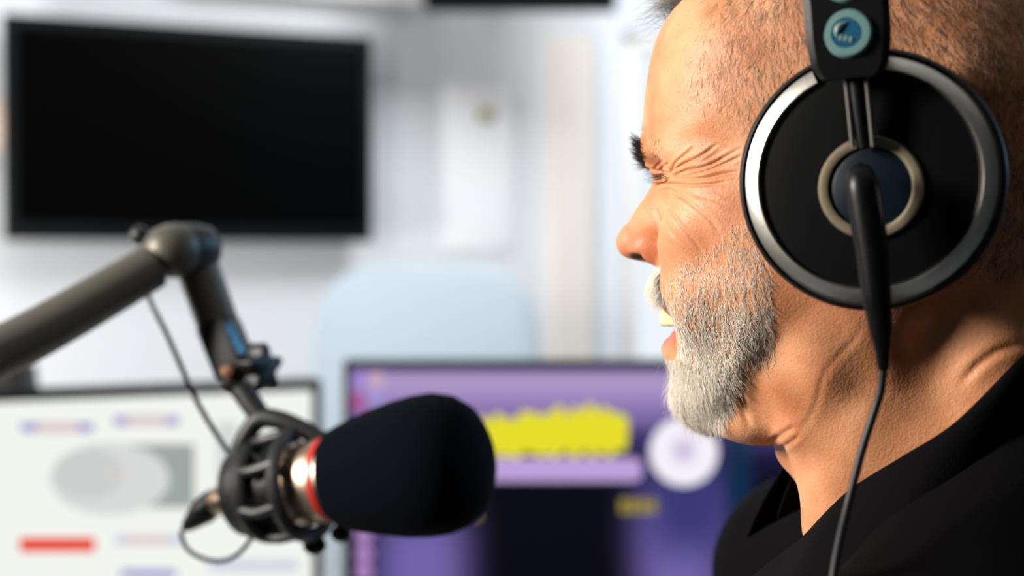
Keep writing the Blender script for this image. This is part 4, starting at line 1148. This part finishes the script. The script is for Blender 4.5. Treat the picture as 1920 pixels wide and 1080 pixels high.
gm = NT('window_glass'); gm.b.inputs['Transmission Weight'].default_value = 1.0; gm.b.inputs['Roughness'].default_value = 0.0; gm.b.inputs['IOR'].default_value = 1.1; gm.b.inputs['Base Color'].default_value = (1, 1, 1, 1)
b = MB(); b.box((Lw - .06, 0.004, .89), Mw @ Matrix.Translation((0, 0.05, 1.325))); tag(b.build('window_pane', gm.m, we, smooth=False), kind='structure')
# white pilaster in the corner
pa, pb = onwall(1040, .03), onwall(1112, .03)
wall('trim_1', pa, pb, 0, 1.78, M_warm, th=0.03, away=room_c)
# trunking above the television
qa, qb = onwall(330, .05), onwall(792, .05)
zt = at(600, 6, qb.y).z
wall('trim_2', qa, qb, zt, zt + 0.10, M_white, th=0.05, away=room_c)
# remaining shell
c3 = Vector((2.4, -1.6, 0)); c4 = Vector((-2.6, -1.6, 0)); c0_ = Vector((Wl.x, Wl.y, 0))
wall('wall_right', c2, c3, 0, H, M_darkwall, away=room_c)
wall('wall_front', c3, c4, 0, H, M_darkwall, away=room_c)
wall('wall_left', c4, c0_, 0, H, M_darkwall, away=room_c)
for nm, z, m_ in (('floor', 0.0, M_floor), ('ceiling', H, M_white)):
    b = MB(); vs = [(p.x, p.y, z + dz) for dz in ((0, -0.1) if z == 0 else (0, 0.1)) for p in (c4, c3, c2, c1, c0_)]
    b.add(vs, [(0, 1, 2, 3, 4), (9, 8, 7, 6, 5)] + [(i, (i + 1) % 5, 5 + (i + 1) % 5, 5 + i) for i in range(5)])
    tag(b.build(nm, m_, smooth=False), kind='structure')

# white poster with a small olive emblem
def on_wall_box(name, x0, y0, x1, y1, th, m, gap=0.002, bev=0.001):
    a, b_ = onwall(x0, gap + th / 2), onwall(x1, gap + th / 2); Y = (a.y + b_.y) / 2
    zt_, zb_ = at(x0, y0, Y).z, at(x0, y1, Y).z
    c = (a + b_) / 2; c = Vector((c.x, c.y, (zt_ + zb_) / 2))
    q = MB(); q.box(((b_ - a).length, th, zt_ - zb_), Matrix.Rotation(math.atan2(tx.y, tx.x), 4, 'Z'), bev=bev)
    return q, c
q, c = on_wall_box('poster', 828, 165, 962, 472, 0.006, None)
po = empty('poster', c, label='tall white poster with a small olive emblem on the wall right of the television', cat='poster')
q.build('sheet', mat('poster_paper', lin('#ececee'), 0.8, var=0.02), po)
q2, c2_ = on_wall_box('emblem', 896, 202, 926, 228, 0.002, None, gap=0.010)
eo = q2.build('emblem', mat('olive_print', lin('#a9a882'), 0.7, var=0.05), po); eo.location = c2_ - c
# cream wall light left of the television
fa = onwall(2, 0.05); zc_ = at(2, 232, fa.y).z
wlp = empty('wall_light', (fa.x, fa.y, zc_), label='small cream rounded wall fitting just left of the television', cat='wall lamp')
b = MB(); b.sphere(0.05, sc=(0.62, 0.7, 1.25)); b.build('shade', mat('cream_shade', lin('#e4cfc0'), 0.6, var=0.05), wlp)
b = MB(); b.box((0.05, 0.06, 0.05), Matrix.Translation(nrm * 0.03) @ Matrix.Rotation(math.atan2(tx.y, tx.x), 4, 'Z'), bev=0.004); b.build('wall_plate', M_white, wlp)
# black screen hanging near the top of the corner, only its lower edge in view
fa = at(796, 18, 3.30); fb = at(1156, 24, 3.30)
hs = empty('hanging_screen', (fa + fb) / 2 + Vector((0, 0, 0.16)), label='black screen hung high in the corner above the poster, only its lower edge in view', cat='screen')
b = MB(); b.box(((fb - fa).length, 0.05, 0.32), None, bev=0.012, seg=3); b.build('housing', M_bezel, hs)
b = MB(); b.box(((fb - fa).length - .03, 0.002, 0.28), Matrix.Translation((0, -0.026, 0))); b.build('screen', M_tv, hs, smooth=False)
b = MB(); b.tube([(0, 0.0, 0.15), (0, 0.0, H - hs.location.z)], 0.018, seg=20); b.build('ceiling_pole', M_black, hs)

# pale blue rounded shape behind the desk, built up as a chair
pc = at(800, 500, 3.02)
ch = empty('chair_shape', (pc.x, pc.y, 0), label='pale blue rounded shape, built as a chair back, rising behind the right monitor', cat='chair')
zt = pc.z + 0.006
b = MB(); out = []
hw = 0.244; hh = 0.70
for k in range(48):
    a = 2 * math.pi * k / 48; cx_, sy_ = math.cos(a), math.sin(a)
    out.append((hw * math.copysign(abs(cx_) ** 0.55, cx_), hh / 2 * math.copysign(abs(sy_) ** 0.42, sy_)))
b.prism(out, 0.06, Matrix.Translation((0, 0, zt - hh / 2)) @ Matrix.Rotation(R(90), 4, 'X'), bev=0.014); b.build('backrest', M_fabricblue, ch)
b = MB(); b.box((0.46, 0.46, 0.08), Matrix.Translation((0, 0.25, 0.47)), bev=0.03, seg=3); b.build('seat', M_fabricblue, ch)
b = MB(); b.box((0.05, 0.02, 0.26), Matrix.Translation((0, 0.045, 0.56)), bev=0.004); b.build('back_bracket', M_black, ch)
b = MB(); b.tube([(0, 0.25, 0.07), (0, 0.25, 0.43)], 0.025, seg=20); b.build('column', M_black, ch)
for k in range(5):
    a = 2 * math.pi * k / 5 + 0.3
    b = MB(); b.tube([(0, 0.25, 0.10), (0.27 * math.cos(a), 0.25 + 0.27 * math.sin(a), 0.06)], [.022, .014], seg=12)
    b.sphere(0.028, Matrix.Translation((0.27 * math.cos(a), 0.25 + 0.27 * math.sin(a), 0.028)), u=16, v=10); b.build('leg', M_black, ch)
